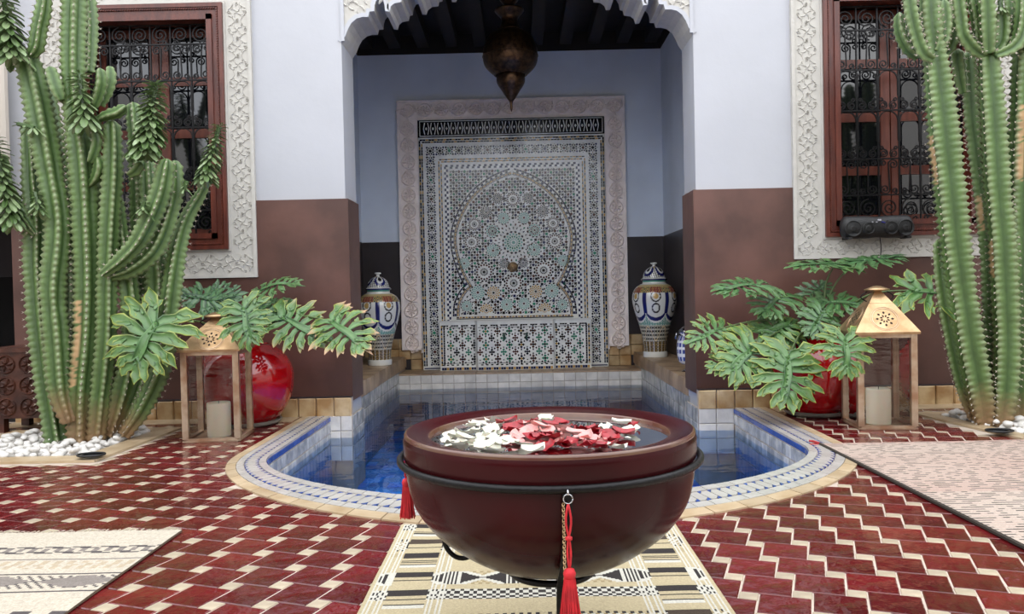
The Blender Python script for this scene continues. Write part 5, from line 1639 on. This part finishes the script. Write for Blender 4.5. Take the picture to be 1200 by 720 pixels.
# ---------------------------------------------------------------- planting beds, pebbles
def bed(name, poly, inner, label):
    t = thing('planting_bed', label, 'planting bed', (sum(p[0] for p in poly) / len(poly), sum(p[1] for p in poly) / len(poly), 0), 'pebble beds under the cacti')
    n = len(poly)
    for i in range(n):
        a, b = Vector((*poly[i], .004)), Vector((*poly[(i + 1) % n], .004)); c, d = Vector((*inner[(i + 1) % n], .004)), Vector((*inner[i], .004))
        k = max(1, int((b - a).length / .45))
        for q in range(k):
            A, B = a.lerp(b, q / k), a.lerp(b, (q + 1) / k); Cc, D = d.lerp(c, (q + 1) / k), d.lerp(c, q / k)
            s = (B - A).normalized() * .0015
            m = MB(); m.prism([A + s, B - s, Cc - s, D + s], (0, 0, .012)); m.build('edging_stone', TANRIM, t)
    m = MB(); m.poly([(p[0], p[1], .006) for p in inner]); m.build('gravel_base', M('pale_gravel', (190, 184, 176), .9, var=.3, vscale=60, bump=.8, bscale=90), t)
bed('bed', bedL, bedLi, 'tan edged bed of white pebbles around the left cactus')
bed('bed', bedR, bedRi, 'tan edged bed of white pebbles around the right cactus')
pebs = []
for s in range(4):
    bm = bmesh.new(); bmesh.ops.create_icosphere(bm, subdivisions=2, radius=1)
    for v in bm.verts:
        nz_ = noise.noise(v.co * 1.1 + Vector((s * 7, 0, 0))) * .28
        v.co = v.co * (1 + nz_); v.co.x *= .030; v.co.y *= .024; v.co.z *= .017
    me = bpy.data.meshes.new('pebble'); bm.to_mesh(me); bm.free(); me.materials.append(PEBBLE)
    me.polygons.foreach_set('use_smooth', [True] * len(me.polygons)); pebs.append(me)
for inner, lab, grp, cnt, xr in ((bedLi, 'white pebble in the bed at the foot of the left cactus', 'white pebbles around the left cactus', 190, (-2.95, -2.15)), (bedRi, 'white pebble in the bed at the foot of the right cactus', 'white pebbles around the right cactus', 130, (2.45, 3.05))):
    placed = []; tries = 0
    while len(placed) < cnt and tries < 20000:
        tries += 1
        x = random.uniform(*xr); y = random.uniform(4.0, 4.8)
        ly_ = 0 if len(placed) < cnt * .75 else 1
        if not inside(x, y, shrink(inner, .018)): continue
        if any(math.hypot(x - a, (y - b)) < .043 and l_ == ly_ for a, b, l_ in placed): continue
        placed.append((x, y, ly_))
        sc = random.uniform(.75, 1.1)
        o = bpy.data.objects.new('pebble', random.choice(pebs)); COL.objects.link(o)
        o.location = (x, y, .016 + ly_ * .022); o.scale = (sc, sc, sc); o.rotation_euler = (random.uniform(-.3, .3), random.uniform(-.3, .3), random.uniform(0, 6))
        tag(o, lab, 'pebble', grp)
for (px_, py_), lab in (((103, 533), 'flat black ring light set in the left pebbles'), ((1170, 503), 'flat black ring light set in the right pebbles')):
    p = G(px_, py_, .04); m = MB(); pts = [(p.x + .065 * math.cos(a * PI / 16), p.y + .05 * math.sin(a * PI / 16), .034) for a in range(33)]
    m.tube(pts, .005, 8); t_ = thing('ground_light', lab, 'light fitting', (p.x, p.y, .03)); m.build('ring', BLACKP, t_, smooth=True)
    m = MB(); m.lathe([(0, .030), (.056, .030)], (p.x, p.y, 0), 24); m.build('lens', GLASSD, t_)

# ---------------------------------------------------------------- carved chest at far left
a = G(22, 505)
t = thing('carved_chest', 'small carved dark wood chest behind the left cactus', 'chest', (a.x + .12, 4.97, 0))
x0, x1, y0, y1, zt_ = P(3, 460, 4.97).x, P(3, 460, 4.97).x + .42, 4.86, 5.16, .525
m = MB(); m.box((x0, y0, .09), (x1, y1, zt_ - .03)); m.build('chest_body', CHESTW, t)
m = MB(); m.box((x0 - .015, y0 - .015, zt_ - .03), (x1 + .015, y1 + .01, zt_)); m.build('chest_lid', CHESTW, t)
for (xx, yy) in ((x0, y0), (x1 - .05, y0), (x0, y1 - .05), (x1 - .05, y1 - .05)):
    m = MB(); m.box((xx, yy, 0.006), (xx + .05, yy + .05, .09)); m.build('leg', CHESTW, t)
for r in range(3):
    for c in range(3):
        cx, cz = x0 + .075 + c * .135, .16 + r * .13
        m = MB(); o3 = Vector((0, y0, 0))
        for q in range(6): leaf_relief(m, o3, VX3, VZ3, VN3, cx, cz, q * PI / 3, .045, .012, .012, .5)
        ring_relief(m, o3, VX3, VZ3, VN3, cx, cz, .052, .006, .01, 16); m.build('carved_panel', CHESTW, t)

# ================================================================== SPEAKER
a = P(982, 266, YW - .10); b = P(1066, 266, YW - .10)
zs0, zs1 = P(1024, 280, YW - .10).z, P(1024, 253.5, YW - .10).z
t = thing('portable_speaker', 'black portable speaker lying on the sill of the right window', 'speaker', ((a.x + b.x) / 2, YW - .10, zs0))
R_ = (zs1 - zs0) / 2; zc_ = (zs0 + zs1) / 2; m = MB()
secs = 28; ids = []
for k in range(secs + 1):
    f = k / secs; x = a.x + (b.x - a.x) * f
    e = min(f, 1 - f) * (b.x - a.x) / R_
    s = math.sqrt(max(.02, 1 - max(0, 1 - e / .55) ** 2)) * (1 - .09 * math.exp(-((f - .5) / .1) ** 2))
    ids.append([m.vert((x, YW - .10 + R_ * .78 * s * math.cos(q * PI / 10) * 1.0, zc_ + R_ * s * math.copysign(abs(math.sin(q * PI / 10)) ** .8, math.sin(q * PI / 10)))) for q in range(20)])
for r1, r2 in zip(ids, ids[1:]):
    for q in range(20): m.face([r1[q], r2[q], r2[(q + 1) % 20], r1[(q + 1) % 20]])
m.face(ids[0]); m.face(list(reversed(ids[-1]))); m.build('speaker_body', BLACKP, t, smooth=True)
for fx, rr_ in ((.14, .95), (.35, .7), (.66, .78), (.86, .95)):
    x = a.x + (b.x - a.x) * fx; m = MB(); yy = YW - .10 - R_ * .70
    prof = [(0, .0), (R_ * .25, .008), (R_ * .3, .002), (R_ * .62 * rr_, -.004), (R_ * .70 * rr_, .010), (R_ * .76 * rr_, .006), (R_ * .78 * rr_, -.02)]
    m.lathe(prof, (0, 0, 0), 28)
    m.v = [(x + v[0], yy - v[2], zc_ - R_ * .14 + v[1]) for v in m.v]
    m.build('driver', BLACKP, t, smooth=True)
LT = M('speaker_icon', (190, 190, 200), .4); LB = M('speaker_blue_led', (40, 40, 150), .4)
for dx, dz, mm, r in ((-.045, .32, LT, .0035), (0, .48, LT, .008), (-.018, .3, LT, .004), (.018, .3, LB, .004), (.052, .38, GREYP, .006), (.03, .26, LB, .004)):
    m = MB(); cx = (a.x + b.x) / 2 + dx; cz = zc_ + dz * R_ + .006; yy = YW - .10 - R_ * .70
    m.box((cx - r, yy - .008, cz - r * .7), (cx + r, yy + .02, cz + r * .7)); m.build('button', mm, t)
m = MB(); c0 = P(1028, 280, YW - .04); m.tube([(c0.x, YW - .05, c0.z + .01), (c0.x + .01, YW - .045, c0.z - .06), (c0.x, YW - .05, c0.z - .16)], .003, 5)
m.build('power_cord', BLACKP, t)
m = MB(); m.box((a.x + .03, YW - .155, zs0 - .004), (a.x + .06, YW - .06, zs0 + .01)); m.box((b.x - .06, YW - .155, zs0 - .004), (b.x - .03, YW - .06, zs0 + .01)); m.build('foot', BLACKP, t)

# ================================================================== RUGS
def rug(name, x0, x1, y0, y1, nx, ny, fn, label, group, skew=0.0, th=.007):
    t = thing(name, label, 'rug', ((x0 + x1) / 2, (y0 + y1) / 2, .008), group)
    m = MB(); ids = []
    for j in range(ny + 1):
        row = []
        for i in range(nx + 1):
            u, v = i / nx, j / ny
            x = x0 + (x1 - x0) * u + skew * v; y = y0 + (y1 - y0) * v + .010 * noise.noise(Vector((u * 7, v * 3, x0))) * (1 if v > .9 else .3)
            z = .008 + th + .0025 * noise.noise(Vector((x * 4, y * 4, 3)))
            row.append((x, y, z))
        ids.append(row)
    dim = {'striped_rug': .84, 'cream_rug': .82, 'pink_rug': .80}[name]
    # flat coloured cells: one quad per cell with its own colour
    for j in range(ny):
        for i in range(nx):
            c = tuple(k * dim for k in fn((i + .5) / nx, (j + .5) / ny, i, j))
            m.poly([ids[j][i], ids[j][i + 1], ids[j + 1][i + 1], ids[j + 1][i]], c)
    m.build('woven_field', RUGM, t)
    m = MB()
    e = [ids[0][i] for i in range(nx + 1)] + [ids[j][nx] for j in range(1, ny + 1)] + [ids[ny][i] for i in range(nx - 1, -1, -1)] + [ids[j][0] for j in range(ny - 1, -1, -1)]
    for p, q_ in zip(e, e[1:]): m.poly([(p[0], p[1], .0085), (q_[0], q_[1], .0085), q_, p], C8(120, 104, 84))
    m.build('rug_edge', RUGM, t)
    return t, ids


cream_, blk, wht, tan_ = C8(206, 190, 152), C8(42, 34, 32), C8(226, 222, 208), C8(176, 156, 116)
def hsh(i, j): return ((i * 73856093) ^ (j * 19349663)) % 1000 / 1000.0
def front_rug(u, v, i, j):
    # v: 0 near camera, 1 at the far edge; world y from 0.95 to 2.71
    y = .95 + 1.76 * v; yy = 2.71 - y; x = (u - .5) * .92
    band = (yy % .30) / .30
    jit = .9 + .2 * hsh(i, j)
    ax = abs(x)
    for c0 in (.275, .43):      # the two white line groups
        for q in (-.018, -.006, .006, .018):
            if abs(ax - c0 - q) < .0024: return wht
    if c0_side(ax):
        if band < .14: return tuple(k * jit for k in blk)
        if .22 < band < .235 or .27 < band < .285 or .32 < band < .35: return blk
        if .35 < band < .42: return wht
        if .55 < band < .70: return tuple(k * jit for k in (blk if int(yy / .3) % 2 else C8(74, 58, 44)))
        if .76 < band < .775 or .82 < band < .835: return blk
        return cream_
    if ax > .45: return cream_
    k = int(yy / .15) % 4; f = (yy % .15) / .15
    if k == 0:
        if f < .45: return blk if (int(x / .012) + int(f * 9)) % 2 else wht
        return cream_
    if k == 1:
        if .1 < f < .2 or .75 < f < .85: return blk if int(x / .01) % 2 else cream_
        if .2 < f < .75:
            q = (x / .085) % 1
            if .2 < q < .75 and abs(f - .47) < .22 - .1 * abs(q - .45): return blk
            return tan_ if int(x / .01 + f * 12) % 2 else wht
        return cream_
    if k == 2: return cream_ if f > .2 else C8(190, 172, 132)
    if .1 < f < .8:
        q = (x / .16) % 1; d = abs(q - .5) * 2
        if d < .28: return wht if int(x / .006) % 2 else blk
        if abs(f - .45) < (1 - d) * .38: return blk
        if abs(f - .45) < (1 - d) * .38 + .12: return wht
        return tan_ if (int(x / .01) + int(f * 10)) % 2 else cream_
    return cream_
def c0_side(ax): return .302 < ax < .405
rug('striped_rug', -.415, .505, .95, 2.71, 184, 260, front_rug, 'cream and black striped woven rug under the bowl', 'woven rugs on the courtyard tiles', 0.0)
lw, lg2, lk = C8(222, 210, 190), C8(150, 140, 132), C8(92, 84, 84)
def left_rug(u, v, i, j):
    y = .9 + 1.80 * v; yy = 2.70 - y; x = -3.6 + 2.44 * u
    b = yy / .78 % 1; jit = .92 + .16 * hsh(i, j)
    c = lw
    if .20 < b < .225 or .27 < b < .29: c = lk if int(x / .03 + j) % 3 else lw
    elif .225 < b < .27: c = lg2 if int(x / .02) % 2 else lw
    elif .36 < b < .375: c = lg2
    elif .39 < b < .48: c = C8(206, 188, 160) if (int(x / .02 + b * 160) % 2) else lw
    elif .52 < b < .535: c = lk
    elif .545 < b < .68:
        q = (x / .5) % 1; c = lg2 if abs((q * 2 % 1) - .5) * .14 > abs(b - .61) else (lk if (i + j) % 3 == 0 else lw)
    elif .70 < b < .715: c = lk
    elif .88 < b < .93: c = lk if q_(x) else lw
    return tuple(k * jit for k in c)
def q_(x): return int(x / .05) % 2
tL, idsL = rug('cream_rug', -3.6, -1.16, .9, 2.70, 244, 180, left_rug, 'cream and grey flat-woven rug at the lower left corner', 'woven rugs on the courtyard tiles', -.0)
def right_rug(u, v, i, j):
    x = 1.48 + 2.6 * u; y = 1.4 + 2.57 * v
    h = hsh(i // 2, j // 1); row = j % 6
    pink = C8(206, 166, 152); wh = C8(226, 212, 196); gy = C8(104, 94, 90)
    base = mixc(pink, wh, .35 + .5 * noise.noise(Vector((x * 1.2, y * 2.5, 1))) + (.35 if y < 3.0 else 0))
    if row in (0, 3) and h < (.42 if y > 3.2 else .55): return gy if h > .16 else blk
    if row in (1, 4): return mixc(base, wh, .6)
    if v > .985: return pink
    return base
tR, idsR = rug('pink_rug', 1.48, 4.08, 1.4, 3.97, 230, 300, right_rug, 'pink and cream woven rug with a dark edge at the right', 'woven rugs on the courtyard tiles', 0.0)
m = MB(); pts = [Vector((r[0][0] - .004, r[0][1], .014)) for r in idsR[::6]]; m.tube(pts, .008, 6, cols=[C8(60, 52, 44)] * 400); m.build('edge_binding', RUGM, tR)
m = MB()
for i in range(0, 244, 2):
    p = Vector(idsL[-1][i]); m.tube([p, p + Vector((random.uniform(-.008, .008), .02 + random.random() * .015, -.004))], .0022, 4, cols=[lw, lw])
m.build('fringe', RUGM, tL, kind='stuff')
m = MB()
for i in range(6): p = Vector(idsR[-1][0]); m.tube([p, p + Vector((-.035 - random.random() * .02, random.uniform(-.02, .02), -.006 + .02 * (i % 2)))], .005, 5, cols=[C8(190, 60, 64)] * 2)
m.build('corner_tuft', RUGM, tR)

# ================================================================== BOWL
BX, BY, BZ = .057, 1.68, .512
bowl = thing('water_bowl', 'large oxblood glazed bowl of water on an iron stand in front of the pool', 'bowl', (BX, BY, .22))
prof = [(0, .222), (.072, .224), (.13, .238), (.174, .259), (.213, .286), (.253, .322), (.284, .369), (.297, .42), (.300, .455)]
pr2 = smooth_path([(a, b_, 0) for a, b_ in prof], .012)
m = MB(); m.lathe([(a, b_) for a, b_, _ in pr2], (BX, BY, 0), 96); m.build('bowl_body', BOWLM, bowl, smooth=True)
pr3 = smooth_path([(a, b_, 0) for a, b_ in [(.300, .455), (.303, .47), (.303, .500), (.300, .508)]], .006)
m = MB(); m.lathe([(a, b_) for a, b_, _ in pr3], (BX, BY, 0), 96); m.build('bowl_collar', BOWLM, bowl, smooth=True)
m = MB(); m.lathe([(.3005, .5065), (.3012, .5105), (.299, .5140), (.296, .5150)], (BX, BY, 0), 96); m.build('rim_edge', BOWLE, bowl, smooth=True)
m = MB(); m.lathe([(.296, .5150), (.285, .5145), (.268, .510), (.2525, .5060)], (BX, BY, 0), 96); m.build('rim', BOWLM, bowl, smooth=True)
m = MB(); m.lathe([(.2525, .5060), (.2515, .5064), (.250, .503), (.247, .494)], (BX, BY, 0), 96); m.build('inner_lip', BOWLE, bowl, smooth=True)
m = MB(); m.lathe([(.247, .494), (.24, .46), (.20, .42), (.1, .39), (0, .38)], (BX, BY, 0), 64); m.build('bowl_inside', BOWLM, bowl, smooth=True)
m = MB(); m.lathe([(0, .497), (.12, .497), (.2485, .497)], (BX, BY, 0), 64); wb = m.build('bowl_water', BWATER, None, smooth=True); tag(wb, 'clear water surface inside the large bowl', 'water')

# petals: one curled petal mesh per colour, copied
def petal_mesh(name, mat, seed, L=.028, W=.024):
    rnd = random.Random(seed); m = MB(); rows = []
    for k in range(7):
        s = k / 6; w_ = W * math.sin(PI * (.12 + .80 * s) ** .9) ** .7
        row = []
        for u in (-1, -.5, 0, .5, 1):
            x = (s - .5) * L * 2 * .9; y = u * w_
            z = .004 + .010 * (u * u) * (1 - .4 * s) + .008 * (s - .4) ** 2 * (1 if seed % 2 else 2) + .002 * math.sin(u * 6 + s * 5 + seed)
            row.append(m.vert((x, y, z)))
        rows.append(row)
    for a, b in zip(rows, rows[1:]):
        for k in range(4): m.face([a[k], b[k], b[k + 1], a[k + 1]])
    me = bpy.data.meshes.new(name); me.from_pydata(m.v, [], m.f); me.materials.append(mat); me.polygons.foreach_set('use_smooth', [True] * len(me.polygons)); me.update()
    return me
petals = {'w': [(275, 108), (360, 105), (250, 135), (160, 170), (205, 160), (140, 195), (240, 210), (280, 215), (330, 165), (330, 190), (340, 215), (350, 235), (310, 235), (360, 130), (430, 205), (490, 205), (540, 240), (600, 95), (590, 105), (950, 112), (1000, 140), (955, 232), (880, 140), (465, 105), (340, 150), (300, 180), (370, 190), (225, 195), (255, 150), (320, 130), (375, 155), (190, 210), (395, 215), (180, 175)],
          'p': [(410, 175), (480, 175), (500, 125), (520, 150), (610, 150), (660, 130), (690, 150), (730, 165), (750, 205), (800, 190), (860, 200), (650, 200), (580, 140), (640, 160), (770, 185), (455, 190)],
          'r': [(425, 100), (450, 135), (440, 160), (545, 100), (615, 122), (665, 100), (585, 165), (540, 195), (600, 220), (630, 190), (745, 122), (760, 148), (820, 152), (710, 200), (800, 222), (900, 160), (960, 158), (905, 190), (850, 215), (890, 222), (1005, 110), (930, 195), (560, 185), (610, 205), (790, 150), (690, 205), (840, 160), (415, 120)]}
info = {'w': (PW, 'white rose petal floating in the bowl, mostly to the left', 'white rose petals in the bowl'), 'p': (PP, 'pale pink rose petal floating in the middle of the bowl', 'pink rose petals in the bowl'), 'r': (PR, 'deep red rose petal floating in the bowl, mostly right of centre', 'red rose petals in the bowl')}
lvl = 0
for key, lst in petals.items():
    mt_, lab, grp = info[key]; mss = [petal_mesh('petal', mt_, s) for s in range(3)]
    for i, (cx, cy) in enumerate(lst):
        p = G(490 + cx / 4, 470 + cy / 4, .503)
        o = bpy.data.objects.new('rose_petal', random.choice(mss)); COL.objects.link(o)
        dx, dy = p.x - BX, p.y - BY; rr_ = math.hypot(dx, dy)
        if rr_ > .222: p.x = BX + dx * .222 / rr_; p.y = BY + dy * .222 / rr_
        lvl = (i * 7) % 5
        o.location = (p.x, p.y, .4965 + lvl * .0022); sc = random.uniform(.62, .95); o.scale = (sc, sc, sc)
        o.rotation_euler = (random.uniform(-.25, .25), random.uniform(-.25, .25), random.uniform(0, 6.28))
        tag(o, lab, 'petal', grp)

# iron stand: ring, straps, base hoop, scroll feet
st = thing('bowl_stand', 'black iron hoop stand with strap legs holding the large bowl', 'stand', (BX, BY, .008))
def circ(r, z, n=72): return [(BX + r * math.cos(2 * PI * k / n), BY + r * math.sin(2 * PI * k / n), z) for k in range(n + 1)]
m = MB(); m.tube(circ(.3105, .4585), .0075, 8); m.build('hoop', IRON, st, smooth=True)
m = MB(); m.tube(circ(.085, .213), .007, 8); m.build('base_hoop', IRON, st, smooth=True)
def leg(az, foot):
    c, s = math.cos(az), math.sin(az)
    pr = [(.309, .455), (.3075, .42), (.296, .369), (.265, .318), (.235, .287), (.205, .262), (.185, .236), (.178, .20), (.182, .15), (.20, .09), (.225, .03), (.235, .009)]
    if foot: pr = [(.309, .455), (.3075, .42), (.296, .369), (.265, .318), (.225, .28), (.19, .255), (.16, .23), (.15, .18), (.17, .12), (.20, .05), (.215, .009)]
    pts = [Vector((BX + r * c, BY + r * s, z)) for r, z in pr]; ptsm = smooth_path([tuple(p) for p in pts], .02)
    m = MB(); tang = Vector((-s, c, 0))
    ids = []
    for p in ptsm:
        p = Vector(p); o_ = Vector((c, s, 0))
        ids.append([m.vert(p + tang * a * .009 + o_ * b * .0035) for a, b in ((-1, -.3), (1, -.3), (1, 1), (-1, 1))])
    for a, b in zip(ids, ids[1:]):
        for k in range(4): m.face([a[k], a[(k + 1) % 4], b[(k + 1) % 4], b[k]])
    m.face(ids[0]); m.face(list(reversed(ids[-1]))); m.build('leg', IRON, st)
azf = -PI / 2 + math.radians(3.5); azl = math.radians(150); azr = math.radians(38)
leg(azf, False); leg(math.radians(77), False)
leg_top = [Vector((BX + r_ * math.cos(azl), BY + r_ * math.sin(azl), z_)) for r_, z_ in [(.309, .455), (.3075, .42), (.296, .369), (.275, .335)]]
m = MB(); m.tube(leg_top, .005, 6); m.build('strap', IRON, st)
# front leg in the photograph drops straight down from the bowl
p1 = P(522, 628, 1.75); p2 = P(536, 655, 1.75); p3 = P(560, 645, 1.72)
pts = smooth_path([tuple(P(x, y, 1.78)) for x, y in ((523, 622), (520, 634), (524, 646), (534, 655), (546, 656), (558, 649), (566, 640))], .008)
m = MB(); m.tube(pts, .0055, 8); m.build('scroll', IRON, st, smooth=True)

# tassels
def tassel(az, label, cord, head_r, length, chain):
    c, s = math.cos(az), math.sin(az); R0 = .322
    x, y = BX + R0 * c, BY + R0 * s
    t = thing('tassel', label, 'tassel', (x, y, .445), 'red tassels hanging from the hoop')
    m = MB(); m.tube([(x + .008 * math.cos(k * PI / 8), y, .445 + .008 * math.sin(k * PI / 8)) for k in range(17)], .0011, 6)
    m.tube([(x - c * .01, y - s * .01, .462), (x, y, .458), (x + c * .003, y + s * .003, .452)], .002, 6); m.build('hook_ring', CHROME, t, smooth=True)
    z1 = .436; z2 = z1 - cord
    m = MB()
    for sx_ in (-1, 1):
        pts = [(x + sx_ * .0045 * math.sin(PI * min(1, k / 5)) + .003 * sx_ * (k > 5) * math.sin((k - 5) * PI / 5), y, z1 - (z1 - z2) * k / 10) for k in range(11)]
        m.tube(pts, .0022, 6)
    m.build('cord', TASSEL, t, smooth=True)
    m = MB(); m.lathe([(0, z1 - cord * .47), (.006, z1 - cord * .5), (.0062, z1 - cord * .54), (0, z1 - cord * .57)], (x, y, 0), 12); m.build('knot', TASSEL, t, smooth=True)
    m = MB(); m.lathe([(.004, z2 - .018), (.0095, z2 - .014), (.011, z2 - .006), (.008, z2 + .001), (0, z2 + .004)], (x, y, 0), 16); m.build('tassel_head', TASSEL, t, smooth=True)
    m = MB(); n = 90
    for k in range(n):
        a = 2.39996 * k; r = math.sqrt((k + .5) / n)
        top = Vector((x + r * .009 * math.cos(a), y + r * .009 * math.sin(a), z2 - .014)); e = head_r * r
        l_ = length * random.uniform(.93, 1.03)
        m.tube([top, Vector((x + e * .75 * math.cos(a), y + e * .75 * math.sin(a), z2 - .014 - l_ * .5)), Vector((x + e * math.cos(a) + random.uniform(-.002, .002), y + e * math.sin(a), z2 - .014 - l_))], .0013, 4)
    m.build('strands', TASSEL, t, kind='stuff')
    if chain:
        m = MB()
        for k in range(34):
            z = .435 - k * .0045; m.tube([(x - .008 + .0022 * math.cos(q * PI / 3 + (k % 2)), y + .003 + .0014 * math.sin(q * PI / 3), z + .0026 * math.sin(q * PI / 3)) for q in range(7)], .0008, 4, cap=False)
        m.build('brass_chain', BRASS, t, label='fine brass chain beside the cord')
tassel(azf, 'red tassel on a knotted cord hanging at the front of the bowl', .112, .019, .078, True)
tassel(math.radians(166), 'red tassel hanging at the left rim of the bowl, half hidden', .045, .017, .07, False)
